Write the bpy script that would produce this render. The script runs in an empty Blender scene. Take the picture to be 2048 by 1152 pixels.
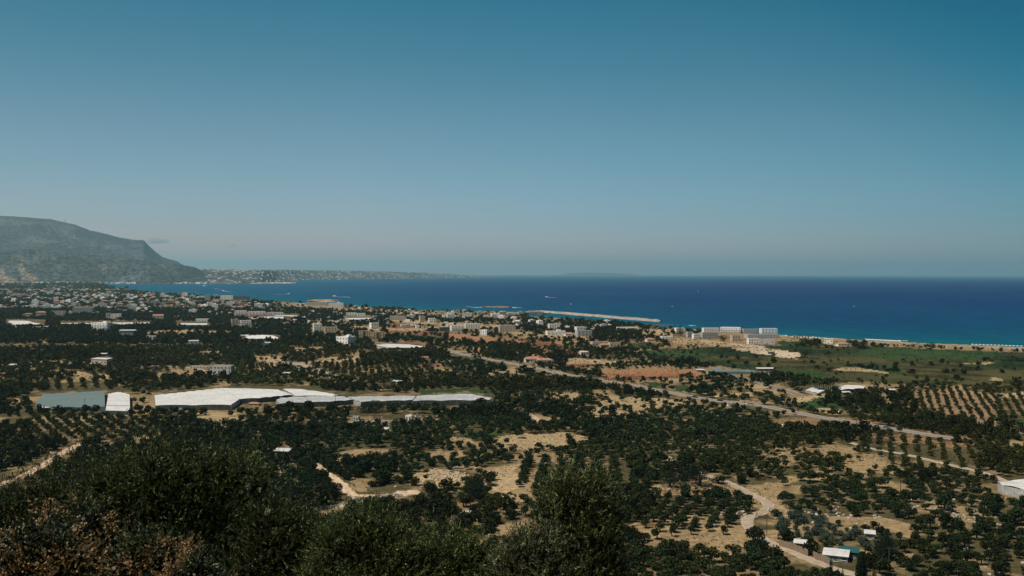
import bpy, math, random
import numpy as np
from mathutils import Vector
C = bpy.context.scene
COL = C.collection
R = math.radians
random.seed(7); RNG = np.random.default_rng(7)

# ------------------------------------------------------------------ camera
H = 90.0; F = 1991.1; YH = 547.0; ROLL = math.atan(0.0022)
PITCH = math.atan((576 - YH) / F)
cam_d = bpy.data.cameras.new('camera'); cam = bpy.data.objects.new('camera', cam_d); COL.objects.link(cam)
cam_d.sensor_width = 36; cam_d.lens = 35; cam_d.clip_start = 0.5; cam_d.clip_end = 400000
fw = Vector((0, math.cos(PITCH), -math.sin(PITCH)))
up0 = Vector((0, math.sin(PITCH), math.cos(PITCH))); rt0 = Vector((1, 0, 0))
rt = rt0 * math.cos(ROLL) - up0 * math.sin(ROLL) * -1.0
up = up0 * math.cos(ROLL) - rt0 * math.sin(ROLL)
from mathutils import Matrix
m3 = Matrix((rt, up, -fw)).transposed()
cam.matrix_world = Matrix.Translation((0, 0, H)) @ m3.to_4x4()
C.camera = cam
C.render.resolution_x = 1024; C.render.resolution_y = 576

# ------------------------------------------------------------------ sky and sun
SUN_EL = R(57); sx, sy = -0.90, -0.44          # direction towards the sun on the map
w = bpy.data.worlds.new('World'); C.world = w; w.use_nodes = True
nt = w.node_tree; nt.nodes.clear()
out = nt.nodes.new('ShaderNodeOutputWorld'); bg = nt.nodes.new('ShaderNodeBackground')
sky = nt.nodes.new('ShaderNodeTexSky'); sky.sky_type = 'NISHITA'; sky.sun_disc = False
sky.sun_elevation = SUN_EL; sky.sun_rotation = math.atan2(sx, sy)
sky.altitude = 90; sky.air_density = 1.0; sky.dust_density = 0.9; sky.ozone_density = 3.0
def _mul(a, b):
    m = nt.nodes.new('ShaderNodeMix'); m.data_type = 'RGBA'; m.blend_type = 'MULTIPLY'; m.inputs[0].default_value = 1
    nt.links.new(a, m.inputs[6]); nt.links.new(b, m.inputs[7]); return m.outputs[2]
def _ramp(src, stops):
    r = nt.nodes.new('ShaderNodeValToRGB'); e = r.color_ramp.elements
    while len(e) < len(stops): e.new(0.5)
    for k, (p, c) in enumerate(stops): e[k].position = p; e[k].color = (*c, 1)
    nt.links.new(src, r.inputs[0]); return r.outputs[0]
_tcw = nt.nodes.new('ShaderNodeTexCoord'); _sp = nt.nodes.new('ShaderNodeSeparateXYZ'); nt.links.new(_tcw.outputs['Generated'], _sp.inputs[0])
_az = nt.nodes.new('ShaderNodeMath'); _az.operation = 'MULTIPLY_ADD'; _az.inputs[1].default_value = 0.5; _az.inputs[2].default_value = 0.5
nt.links.new(_sp.outputs[0], _az.inputs[0])
# air gets clearer and bluer with height and away from the sun
SKY_EL = [(0.0, (2.5, 1.85, 2.2)), (0.05, (1.40, 1.58, 1.85)), (0.10, (1.08, 1.48, 1.58)), (0.148, (.90, 1.36, 1.38)), (0.20, (.56, 1.25, 1.25)), (0.27, (.24, 1.12, 1.12)), (1.0, (.22, .70, .80))]
SKY_AZ = [(0.0, (1.1, .96, .92)), (0.28, (1.12, 1.0, .98)), (0.42, (1.12, 1.04, 1.02)), (0.52, (.98, 1, 1)), (0.62, (.80, .90, .90)), (0.73, (.54, .73, .76)), (1.0, (.4, .6, .66))]
SKY_HI = [(0.0, (1, 1, 1)), (0.36, (1, 1, 1)), (0.44, (.80, .97, .97)), (0.52, (.32, .88, .92)), (0.62, (.06, .80, .86)), (1.0, (.1, .7, .8))]
_hi = nt.nodes.new('ShaderNodeMath'); _hi.operation = 'MULTIPLY_ADD'; _hi.inputs[1].default_value = 0.72; nt.links.new(_sp.outputs[0], _hi.inputs[0]); nt.links.new(_sp.outputs[2], _hi.inputs[2])
nt.links.new(_mul(_mul(_mul(sky.outputs[0], _ramp(_sp.outputs[2], SKY_EL)), _ramp(_az.outputs[0], SKY_AZ)), _ramp(_hi.outputs[0], SKY_HI)), bg.inputs[0])
bg.inputs[1].default_value = 0.053
nt.links.new(bg.outputs[0], out.inputs[0])
sl = bpy.data.lights.new('sun', 'SUN'); sl.energy = 4.7; sl.angle = R(0.53); sl.color = (1.0, 0.89, 0.76)
so = bpy.data.objects.new('sun', sl); COL.objects.link(so)
sd = Vector((sx * math.cos(SUN_EL), sy * math.cos(SUN_EL), math.sin(SUN_EL)))
so.rotation_euler = sd.to_track_quat('Z', 'Y').to_euler(); so.location = (-200, 0, 400)
C.view_settings.view_transform = 'Standard'; C.view_settings.look = 'None'
C.view_settings.gamma = 1; C.view_settings.exposure = 0
C.cycles.volume_bounces = 1; C.cycles.max_bounces = 5; C.cycles.diffuse_bounces = 2

# ------------------------------------------------------------------ helpers
_rt = np.array(rt); _up = np.array(up); _fw = np.array(fw)
def at(px, py, z=0.0):
    """world point on the level z seen at a spot of the photograph (scalars or arrays)"""
    px = np.asarray(px, float); py = np.asarray(py, float)
    d = (px - 1024)[..., None] * _rt + (576 - py)[..., None] * _up + F * _fw
    t = (z - H) / d[..., 2]
    return d * t[..., None] + np.array([0, 0, H])
def P(px, py, z=0.0): return Vector(at(px, py, z))
def at_dist(px, py, Y):
    d = (px - 1024) * _rt + (576 - py) * _up + F * _fw
    return Vector(d * (Y / d[1]) + np.array([0, 0, H]))
def pix(X, Y, Z):
    v = np.stack([X, Y, Z - H], -1)
    a = v @ _rt; b = v @ _up; c = v @ _fw
    return 1024 + F * a / c, 576 - F * b / c
def hsh(ix, iy, s):
    h = (ix.astype(np.int64) * 374761393 + iy.astype(np.int64) * 668265263 + s * 1442695041) & 0xffffffff
    h = ((h ^ (h >> 13)) * 1274126177) & 0xffffffff
    return ((h ^ (h >> 16)) & 0xffff) / 65535.0
def vn(x, y, s=0):
    ix = np.floor(x); iy = np.floor(y); fx = x - ix; fy = y - iy
    fx = fx * fx * (3 - 2 * fx); fy = fy * fy * (3 - 2 * fy)
    a = hsh(ix, iy, s); b = hsh(ix + 1, iy, s); c = hsh(ix, iy + 1, s); d = hsh(ix + 1, iy + 1, s)
    return (a + (b - a) * fx) * (1 - fy) + (c + (d - c) * fx) * fy
def fbm(x, y, s=0, o=4):
    v = 0; a = 0.5; t = 0
    for k in range(o): v = v + a * vn(x, y, s + k * 17); t += a; a *= 0.5; x = x * 2.03; y = y * 2.03
    return v / t
def inpoly(px, py, poly):
    r = np.zeros(px.shape, bool); n = len(poly)
    for i in range(n):
        x0, y0 = poly[i]; x1, y1 = poly[(i + 1) % n]
        if y0 == y1: continue
        c = (y0 > py) != (y1 > py)
        r ^= c & (px < (x1 - x0) * (py - y0) / (y1 - y0) + x0)
    return r
def ground_z(X, Y):
    r = np.sqrt(X * X + Y * Y)
    s = 88.3 - 0.36 * r
    return np.where(s > 6, s, np.where(s > -6, (s + 6) ** 2 / 24, 0.0))

def tag(o, label=None, cat=None, group=None, kind=None):
    if label: o['label'] = label
    if cat: o['category'] = cat
    if group: o['group'] = group
    if kind: o['kind'] = kind
    return o
def empty(name, loc, rz=0, sc=1):
    o = bpy.data.objects.new(name, None); COL.objects.link(o)
    o.location = loc; o.rotation_euler = (0, 0, rz); o.scale = (sc, sc, sc); o.empty_display_size = 1
    return o
def mesh_np(name, V, Fc, mats, midx=None, tint=None, smooth=False, link=True, parent=None):
    """V (n,3), Fc (m,k) one polygon size"""
    V = np.ascontiguousarray(V, np.float32); Fc = np.ascontiguousarray(Fc, np.int32)
    m, k = Fc.shape
    me = bpy.data.meshes.new(name)
    me.vertices.add(len(V)); me.vertices.foreach_set('co', V.ravel())
    me.loops.add(m * k); me.loops.foreach_set('vertex_index', Fc.ravel())
    me.polygons.add(m)
    me.polygons.foreach_set('loop_start', np.arange(0, m * k, k, dtype=np.int32))
    if midx is not None: me.polygons.foreach_set('material_index', np.asarray(midx, np.int32))
    me.update(calc_edges=True)
    if smooth: me.polygons.foreach_set('use_smooth', np.ones(m, bool))
    for t in (mats if isinstance(mats, (list, tuple)) else [mats]): me.materials.append(t)
    if tint is not None:
        a = me.color_attributes.new('tint', 'FLOAT_COLOR', 'POINT')
        c = np.ones((len(V), 4), np.float32); c[:, :3] = tint; a.data.foreach_set('color', c.ravel())
    if not link: return me
    o = bpy.data.objects.new(name, me); COL.objects.link(o)
    if parent: o.parent = parent
    return o

class MB:
    """collects shapes, builds them as one mesh"""
    def __init__(s): s.v = []; s.f = []; s.m = []
    def add(s, vs, fs, mi=0):
        n = len(s.v); s.v += [tuple(v) for v in vs]
        for f in fs: s.f.append(tuple(i + n for i in f)); s.m.append(mi)
        return s
    def box(s, x0, x1, y0, y1, z0, z1, mi=0):
        return s.add([(x0,y0,z0),(x1,y0,z0),(x1,y1,z0),(x0,y1,z0),(x0,y0,z1),(x1,y0,z1),(x1,y1,z1),(x0,y1,z1)],
                     [(3,2,1,0),(4,5,6,7),(0,1,5,4),(1,2,6,5),(2,3,7,6),(3,0,4,7)], mi)
    def tube(s, a, b, r0, r1=None, n=8, mi=0):
        a = Vector(a); b = Vector(b); r1 = r0 if r1 is None else r1
        q = (b - a).to_track_quat('Z', 'Y'); vs = []
        for p, r in ((a, r0), (b, r1)):
            for i in range(n):
                t = 2 * math.pi * i / n; vs.append(p + q @ Vector((r * math.cos(t), r * math.sin(t), 0)))
        fs = [(i, (i + 1) % n, n + (i + 1) % n, n + i) for i in range(n)] + [tuple(range(n))[::-1], tuple(range(n, 2 * n))]
        return s.add(vs, fs, mi)
    def mesh(s, name, mats):
        me = bpy.data.meshes.new(name); me.from_pydata(s.v, [], s.f)
        for t in (mats if isinstance(mats, (list, tuple)) else [mats]): me.materials.append(t)
        me.polygons.foreach_set('material_index', s.m); me.update()
        return me
    def build(s, name, mats, parent=None):
        o = bpy.data.objects.new(name, s.mesh(name, mats)); COL.objects.link(o)
        if parent: o.parent = parent
        return o

# ------------------------------------------------------------------ materials
MATS = {}
def mat(name, col, rough=0.9, var=0.15, scale=0.6, spec=0.2, coords='Object', metal=0.0, trans=0.0):
    if name in MATS: return MATS[name]
    m = bpy.data.materials.new(name); m.use_nodes = True; n = m.node_tree; b = n.nodes['Principled BSDF']
    b.inputs['Roughness'].default_value = rough; b.inputs['Specular IOR Level'].default_value = spec
    b.inputs['Metallic'].default_value = metal
    tc = n.nodes.new('ShaderNodeTexCoord'); nz = n.nodes.new('ShaderNodeTexNoise')
    nz.inputs['Scale'].default_value = scale; nz.inputs['Detail'].default_value = 5
    rp = n.nodes.new('ShaderNodeValToRGB')
    rp.color_ramp.elements[0].position = 0.3; rp.color_ramp.elements[1].position = 0.7
    rp.color_ramp.elements[0].color = [c * (1 - var) for c in col] + [1]
    rp.color_ramp.elements[1].color = [min(1, c * (1 + var)) for c in col] + [1]
    n.links.new(tc.outputs[coords], nz.inputs['Vector']); n.links.new(nz.outputs[0], rp.inputs[0])
    n.links.new(rp.outputs[0], b.inputs['Base Color'])
    MATS[name] = m; return m
def leaf_mat(name, rough=0.8, spec=0.04, transl=0.10):
    """leaf colour = tint stored on the mesh x colour of the object"""
    m = bpy.data.materials.new(name); m.use_nodes = True; n = m.node_tree; b = n.nodes['Principled BSDF']
    a = n.nodes.new('ShaderNodeAttribute'); a.attribute_name = 'tint'
    oi = n.nodes.new('ShaderNodeObjectInfo'); mu = n.nodes.new('ShaderNodeMix'); mu.data_type = 'RGBA'; mu.blend_type = 'MULTIPLY'
    mu.inputs[0].default_value = 1
    n.links.new(a.outputs['Color'], mu.inputs[6]); n.links.new(oi.outputs['Color'], mu.inputs[7])
    n.links.new(mu.outputs[2], b.inputs['Base Color'])
    b.inputs['Roughness'].default_value = rough; b.inputs['Specular IOR Level'].default_value = spec
    if transl:
        t = n.nodes.new('ShaderNodeBsdfTranslucent'); s = n.nodes.new('ShaderNodeMixShader'); s.inputs[0].default_value = transl
        n.links.new(mu.outputs[2], t.inputs[0]); n.links.new(b.outputs[0], s.inputs[1]); n.links.new(t.outputs[0], s.inputs[2])
        n.links.new(s.outputs[0], n.nodes['Material Output'].inputs[0])
    MATS[name] = m; return m
LEAF = leaf_mat('leaf'); 
BARK = mat('bark', (0.07, 0.055, 0.04), 0.95, 0.3, 4)
M_WHITE = mat('white_render', (0.80, 0.76, 0.71), 0.8, 0.07, 0.3)
M_BEIGE = mat('beige_render', (0.50, 0.41, 0.32), 0.85, 0.10, 0.3)
M_GREY = mat('grey_render', (0.42, 0.41, 0.39), 0.85, 0.12, 0.3)
M_CONC = mat('raw_concrete', (0.26, 0.23, 0.20), 0.9, 0.2, 0.5)
M_BLUEG = mat('blue_grey_panel', (0.22, 0.28, 0.33), 0.6, 0.12, 0.3)
M_DARK = mat('dark_facade', (0.09, 0.10, 0.11), 0.6, 0.2, 0.4)
M_TILE = mat('terracotta_tile', (0.42, 0.19, 0.12), 0.85, 0.2, 0.7)
M_GLASS = mat('window_glass', (0.03, 0.04, 0.05), 0.15, 0.1, 1, 0.5)
M_DOOR = mat('painted_door', (0.12, 0.10, 0.09), 0.6, 0.1, 1)
M_WOOD = mat('weathered_wood', (0.22, 0.16, 0.11), 0.9, 0.25, 1.5)
M_STONE = mat('rubble_stone', (0.36, 0.30, 0.25), 0.95, 0.3, 1.2)
M_METAL = mat('grey_metal', (0.25, 0.25, 0.25), 0.5, 0.1, 1, 0.5)
def plastic(name, col, var, rough=0.45, dirt=0.35):
    m = mat(name, col, rough, var, 0.06, 0.4)
    n = m.node_tree; b = n.nodes['Principled BSDF']; src = b.inputs['Base Color'].links[0].from_socket
    nz = n.nodes.new('ShaderNodeTexNoise'); nz.inputs['Scale'].default_value = 0.5; nz.inputs['Detail'].default_value = 8
    r = n.nodes.new('ShaderNodeValToRGB'); r.color_ramp.elements[0].position = 0.35; r.color_ramp.elements[1].position = 0.62
    r.color_ramp.elements[0].color = (1 - dirt, 1 - dirt, 1 - dirt, 1); r.color_ramp.elements[1].color = (1, 1, 1, 1)
    mu = n.nodes.new('ShaderNodeMix'); mu.data_type = 'RGBA'; mu.blend_type = 'MULTIPLY'; mu.inputs[0].default_value = 1
    tc = n.nodes['Texture Coordinate']; n.links.new(tc.outputs['Object'], nz.inputs['Vector'])
    n.links.new(nz.outputs[0], r.inputs[0]); n.links.new(src, mu.inputs[6]); n.links.new(r.outputs[0], mu.inputs[7])
    n.links.new(mu.outputs[2], b.inputs['Base Color']); return m
M_FILM = plastic('greenhouse_film', (0.66, 0.64, 0.61), 0.10, .5, .22)
M_FILM2 = plastic('old_greenhouse_film', (0.46, 0.46, 0.455), 0.14, .5, .3)
M_TEAL = plastic('green_shade_net', (0.125, 0.175, 0.17), 0.08, 0.8, 0.15)
M_SIDE = plastic('greenhouse_side_net', (0.06, 0.078, 0.062), 0.2, 0.8, 0.4)
M_WALLFILM = plastic('pale_side_film', (0.45, 0.44, 0.42), 0.2, 0.6, 0.3)

# ------------------------------------------------------------------ coast and ground
COAST = [(2900,716),(2400,703),(2048,694),(1960,690),(1860,686),(1790,683),(1720,679),(1640,674),(1590,671),(1555,669),(1500,667),(1440,664),
         (1390,658),(1345,655),(1325,656),(1300,652),(1285,649),(1230,644),(1180,640),(1140,637),(1100,635),(1060,632),(1030,630),(1015,627),(1040,626),(1030,624),
         (1000,623),(940,622),(880,621),(840,619),(800,616),(760,614),(720,612),(690,610),(655,607),(600,605.5),(560,603),(530,601),(512,600),(500,598),
         (460,594),(420,591),(370,588),(330,586.5),(290,583),(270,580),(255,577.5),(235,575.5),(215,572),(208,569),(204,562),(-900,562)]
LAND = COAST + [(-3000, 60000), (5000, 60000)]
TAN = (0.265, 0.190, 0.108); PALE = (0.365, 0.27, 0.162); ORANGE = (0.30, 0.155, 0.085); RED = (0.18, 0.082, 0.05); BROWN = (0.22, 0.15, 0.085)
GREEN = (0.034, 0.062, 0.022); DGREEN = (0.022, 0.045, 0.02); MARSH = (0.05, 0.075, 0.03); SAND = (0.50, 0.40, 0.30); GREYP = (0.30, 0.27, 0.24); TRACK = (0.50, 0.38, 0.27)
# patches of ground: colour, corners as seen in the photograph, tree density there (None = as around)
PATCH = [
 (MARSH, [(1420,694),(1560,692),(1660,694),(1760,696),(1900,700),(2100,706),(2500,716),(2500,800),(2048,782),(1930,772),(1800,768),(1650,762),(1560,747),(1470,737),(1400,727),(1320,722),(1290,708),(1330,699)], 0.05),
 (DGREEN, [(1558,683),(1640,684),(1665,692),(1560,695)], .75), (DGREEN, [(1700,690),(1900,700),(1900,704),(1700,695)], .3),
 (GREEN, [(1256,686),(1290,684),(1324,690),(1310,699),(1270,698)], 0.1),
 (GREEN, [(1291,701),(1370,703),(1420,706),(1400,713),(1290,709)], 0.1),
 (GREEN, [(1351,773),(1424,768),(1428,777),(1350,781)], 0), (GREEN, [(1295,765),(1325,762),(1330,776),(1300,776)], .1),
 (GREEN, [(1560,738),(1640,742),(1660,755),(1570,750)], 0), (GREEN, [(1740,695),(1980,703),(1990,718),(1800,722),(1690,712)], 0),
 (GREEN, [(1590,800),(1660,790),(1700,810),(1690,825),(1600,815)], 0.35),
 (GREEN, [(830,780),(930,778),(990,782),(985,789),(935,786),(840,788)], 0.15), (GREEN,[(770,668),(870,672),(900,680),(800,678)],.15),
 (GREEN, [(860,626),(900,626),(905,631),(850,631)], 0.2), (GREEN,[(920,858),(1000,862),(1010,870),(930,870)],.2),
 (SAND, [(1440,684),(1500,688),(1600,707),(1594,718),(1535,712),(1470,698)], 0), (PALE, [(1350,676),(1440,682),(1500,696),(1420,693),(1350,688)], 0.02),
 (DGREEN, [(1690,730),(1800,738),(1810,748),(1770,745),(1725,737)], 0.5), (PALE, [(1656,740),(1690,735),(1725,735),(1772,745),(1730,746),(1700,742)], 0),
 (PALE, [(1975,755),(2005,757),(2012,762),(1985,761)], 0), (PALE,[(1920,727),(1990,724),(1975,729)],0),
 (RED, [(765,648),(820,646),(880,650),(845,655),(785,656)], 0), (PALE, [(700,652),(760,656),(860,656),(885,652),(900,660),(760,661),(700,659)], 0.02),
 (RED, [(770,662),(850,662),(905,665),(860,669),(772,669)], 0.02), (RED, [(787,684),(872,684),(868,689),(795,689)], 0),
 (ORANGE, [(839,728),(885,729),(884,736),(842,735)], 0), (ORANGE, [(905,676),(1000,675),(1060,680),(1040,690),(950,688)], 0.06),
 (ORANGE, [(900,668),(965,673),(950,678),(890,674)], 0.02),
 (TAN, [(690,615),(860,622),(1040,628),(1030,636),(900,634),(720,624),(560,612),(540,604),(600,606)], 0.10),
 (PALE, [(780,640),(960,648),(1000,650),(1050,655),(1000,660),(900,650),(800,646)], 0.05),
 (TAN, [(560,640),(700,642),(700,650),(560,650)], 0.2), (RED,[(470,628),(540,629),(600,636),(560,638),(480,632)],0.05),
 (ORANGE, [(1199,741),(1299,738),(1386,739),(1402,747),(1412,753),(1330,756),(1249,762),(1218,759),(1195,750)], 0),
 (RED, [(1205,756),(1300,751),(1412,752),(1330,757),(1249,763)], 0),
 (RED, [(1131,729),(1209,728),(1200,736),(1140,735)], 0.05), (PALE, [(1118,716),(1200,720),(1265,722),(1255,728),(1130,727)], 0.05),
 (RED, [(1040,678),(1130,690),(1125,697),(1040,690)], 0.1), (RED, [(1110,700),(1180,704),(1200,712),(1120,708)], 0.1),
 (PALE, [(1024,664),(1150,668),(1180,680),(1060,678),(1020,670)], 0.15), (PALE,[(1270,655),(1340,660),(1345,672),(1290,672)],0.1),
 (PALE, [(1391,785),(1511,785),(1508,793),(1424,796)], 0), (PALE, [(1480,768),(1530,766),(1545,775),(1500,778)], 0.02),
 (BROWN, [(1420,742),(1520,744),(1530,750),(1440,749)], 0), (PALE, [(1541,795),(1600,789),(1643,787),(1648,795),(1623,803),(1561,803)], 0),
 (BROWN, [(1536,840),(1590,836),(1643,835),(1711,850),(1686,858),(1598,861),(1536,852)], 0), (BROWN, [(1550,790),(1600,786),(1630,790),(1570,797)], 0),
 (PALE, [(1620,816),(1660,814),(1688,823),(1680,829),(1640,823)], 0),
 ((.27,.18,.11), [(1811,787),(1911,775),(1991,792),(2001,837),(1973,850),(1886,835),(1850,815)], 0.9),
 (PALE, [(1990,790),(2100,775),(2100,782),(2000,800)], 0), (GREEN,[(2020,840),(2100,836),(2100,856),(2030,855)],0.05),
 (TAN, [(1593,897),(1656,888),(1711,895),(1743,912),(1700,916),(1640,914)], 0.02),
 (TAN, [(1536,893),(1600,900),(1600,925),(1536,930)], 0.25),
 (PALE, [(977,876),(1024,868),(1136,862),(1184,873),(1174,886),(1120,898),(1061,901),(1000,898),(990,885)], 0.10),
 (PALE, [(892,871),(937,875),(962,892),(945,893),(912,883)], 0), (ORANGE,[(825,862),(895,866),(880,874),(830,871)],.1),
 (PALE, [(845,938),(905,938),(960,958),(935,968),(887,978),(832,966),(822,950)], 0.10),
 (PALE, [(990,945),(1010,932),(1036,930),(1046,972),(1000,984),(980,972)], 0.03),
 (TRACK, [(632,925),(650,935),(690,965),(712,990),(760,992),(845,977),(848,984),(800,996),(712,1010),(672,1018),(620,1026),(615,1018),(690,1002),(668,965),(625,932)], 0),
 (TAN, [(690,942),(720,958),(735,985),(705,985)], 0), (TAN,[(615,1020),(700,1012),(710,1028),(640,1040)],0.1),
 (BROWN, [(1299,976),(1434,970),(1489,989),(1311,992)], 0), (PALE,[(1299,972),(1432,966),(1440,972),(1300,979)],0),
 (TAN, [(1269,1081),(1344,1077),(1400,1082),(1334,1092),(1300,1096)], 0.05),
 (TAN, [(1655,1032),(1760,1034),(1836,1052),(1820,1075),(1745,1052),(1665,1046)], 0.05),
 (TAN, [(1860,1000),(1960,1020),(1990,1050),(1880,1040),(1840,1015)], 0.12), (TAN,[(1700,962),(1790,958),(1830,990),(1800,1000),(1740,975)],0.2),
 (PALE, [(640,715),(720,713),(725,718),(650,719)], 0), (PALE, [(575,693),(640,698),(640,707),(590,704)], 0.05),
 (PALE, [(280,662),(380,660),(470,665),(480,672),(400,669),(300,670)], 0.15),
 (GREYP, [(560,722),(590,722),(650,742),(636,748),(540,732)], 0), (PALE,[(508,712),(575,712),(560,735),(510,737)],0.05),
 (PALE, [(30,723),(130,722),(180,724),(180,730),(60,729)], 0.02), (PALE, [(92,740),(150,742),(235,752),(240,760),(215,758),(150,750),(95,748)], 0.1),
 (PALE, [(0,750),(14,751),(12,754),(0,754)], 0), (TAN,[(430,752),(450,750),(460,775),(436,775)],0.1),
 (PALE, [(380,822),(480,825),(485,850),(450,850),(390,845)], 0.22), (TAN, [(245,790),(320,785),(312,810),(265,820)], 0.25),
 (PALE, [(590,725),(680,716),(725,718),(715,726),(620,730)], 0.1), (PALE,[(970,745),(1040,740),(1040,752),(975,754)],0.05),
 (PALE, [(1090,782),(1145,785),(1160,800),(1125,806),(1095,800)], 0.2), (PALE,[(1210,790),(1400,800),(1350,812),(1260,838),(1190,842),(1150,835),(1200,815)],0.3),
 (PALE, [(1022,753),(1056,750),(1056,758),(1022,757)], 0), (TAN,[(1020,905),(1110,905),(1120,925),(1020,925)],0.35),
]
ROADS = [ # colour, half width (m), points, name
 ('main', 3.3, [(860,694),(890,699),(927,709),(1024,727),(1149,752),(1229,765),(1274,772),(1361,789),(1420,799),(1481,807),(1530,813),(1590,825),(1646,835),(1726,847),(1773,856),(1830,865),(1880,873),(1915,879)]),
 ('side', 3.0, [(1430,735),(1460,750),(1491,760),(1536,771),(1600,790)]),
 ('lane', 1.5, [(1330,912),(1375,938),(1434,957),(1470,972),(1496,986),(1520,996),(1535,1007),(1536,1016),(1520,1026),(1500,1034),(1494,1042),(1500,1058),(1520,1074),(1545,1088),(1585,1104),(1636,1126),(1708,1149),(1800,1172)]),
 ('farm', 1.5, [(1700,885),(1741,897),(1811,909),(1886,927),(1961,944),(2010,962),(2060,975)]),
 ('track', 1.7, [(-30,985),(0,968),(40,955),(90,928),(125,906),(150,893),(170,885)]),
 ('track2', 2.0, [(1000,806),(1024,817),(1061,830),(1090,850)]),
 ('west', 3.0, [(-20,722),(60,723),(125,723),(184,727),(242,730),(320,732),(385,736),(430,750)]),
 ('shore', 3.0, [(540,731),(590,727),(640,742),(700,760)]),
 ('east', 2.5, [(1960,845),(1990,853),(2060,868)]),
 ('beach', 2.5, [(750,685),(800,690),(860,694)]),
]
DENS_Y = list(range(600, 1160, 20))
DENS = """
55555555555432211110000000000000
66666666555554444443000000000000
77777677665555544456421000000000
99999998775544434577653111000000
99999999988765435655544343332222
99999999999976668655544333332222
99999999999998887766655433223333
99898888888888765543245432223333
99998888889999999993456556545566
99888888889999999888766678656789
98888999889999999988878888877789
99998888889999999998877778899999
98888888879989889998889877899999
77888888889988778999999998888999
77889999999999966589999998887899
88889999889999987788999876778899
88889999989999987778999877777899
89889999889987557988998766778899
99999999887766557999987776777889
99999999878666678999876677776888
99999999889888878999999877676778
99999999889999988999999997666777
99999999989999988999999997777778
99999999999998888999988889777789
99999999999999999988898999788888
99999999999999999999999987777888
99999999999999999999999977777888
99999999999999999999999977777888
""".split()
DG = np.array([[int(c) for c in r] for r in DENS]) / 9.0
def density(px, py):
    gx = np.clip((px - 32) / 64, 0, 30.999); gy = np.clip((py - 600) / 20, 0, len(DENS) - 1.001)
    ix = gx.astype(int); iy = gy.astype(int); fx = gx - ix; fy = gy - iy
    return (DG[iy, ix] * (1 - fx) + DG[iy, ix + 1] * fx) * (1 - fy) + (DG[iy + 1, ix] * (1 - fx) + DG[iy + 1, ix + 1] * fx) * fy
def wob(px, py, X, Y):
    """irregular outlines: shift the lookup by a few metres of noise"""
    s = np.clip((py - 545) / 60, 0.6, 6)
    return px + (fbm(X / 18, Y / 18, 5) - .5) * 9 * s, py + (fbm(X / 18, Y / 18, 9) - .5) * 2.4 * s

def clearing(X, Y):
    """small irregular openings in the groves"""
    return np.clip((fbm(X / 34, Y / 44, 850, 4) - .655) * 30, 0, 1)
def ground_cols(px, py, X, Y):
    qx, qy = wob(px, py, X, Y)
    d = density(px, py)
    n1 = fbm(X / 60, Y / 60, 1, 5); n2 = fbm(X / 9, Y / 9, 2, 3); n3 = fbm(X / 300, Y / 300, 3)
    c = np.array(TAN) + (n1 - .5)[..., None] * np.array([0.26, 0.18, 0.12])
    c = c * (0.82 + 0.36 * n2)[..., None]
    red = np.clip((n3 - .52) * 6, 0, .5)[..., None]
    c = c * (1 - red) + np.array(ORANGE) * red
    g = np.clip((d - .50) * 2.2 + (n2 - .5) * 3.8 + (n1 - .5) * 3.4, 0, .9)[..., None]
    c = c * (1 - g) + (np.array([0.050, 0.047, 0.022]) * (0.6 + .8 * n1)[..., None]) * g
    cl = clearing(X, Y)[..., None]; c = c * (1 - cl) + (np.array(TAN) * 1.12 * (.8 + .4 * n2)[..., None]) * cl
    f = (np.clip((690 - py) / 90, 0, .62) * np.clip(1.2 - px / 1500, .25, 1) * (.6 + .8 * n1))[..., None]     # scrubby fallow land towards the coast and the town
    c = c * (1 - f) + np.array([0.10, 0.085, 0.05]) * f
    for col, poly, dn in PATCH:
        a = np.array(poly); x0, y0 = a.min(0) - 15; x1, y1 = a.max(0) + 15
        bb = np.nonzero((px > x0) & (px < x1) & (py > y0) & (py < y1))
        if not len(bb[0]): continue
        m = inpoly(qx[bb], qy[bb], poly)
        k = (0.8 + .4 * n2[bb])[..., None] * (0.75 + .5 * n1[bb])[..., None]
        cc = np.array(col) * k
        if col == MARSH:
            a1 = fbm(X[bb] / 90, Y[bb] / 75, 31, 6)[..., None]; a2 = fbm(X[bb] / 20, Y[bb] / 26, 32, 4)[..., None]
            t = np.clip((a1 - .42) * 6, 0, 1); u = np.clip((a2 - .48) * 6, 0, 1)
            cc = (np.array([0.021, 0.037, 0.015]) * (1 - t) + np.array([0.078, 0.070, 0.029]) * t) * (1 - .6 * u)
        sub = c[bb]; sub[m] = cc[m]; c[bb] = sub
    # sandy beach strip along the open coast
    return c
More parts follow.
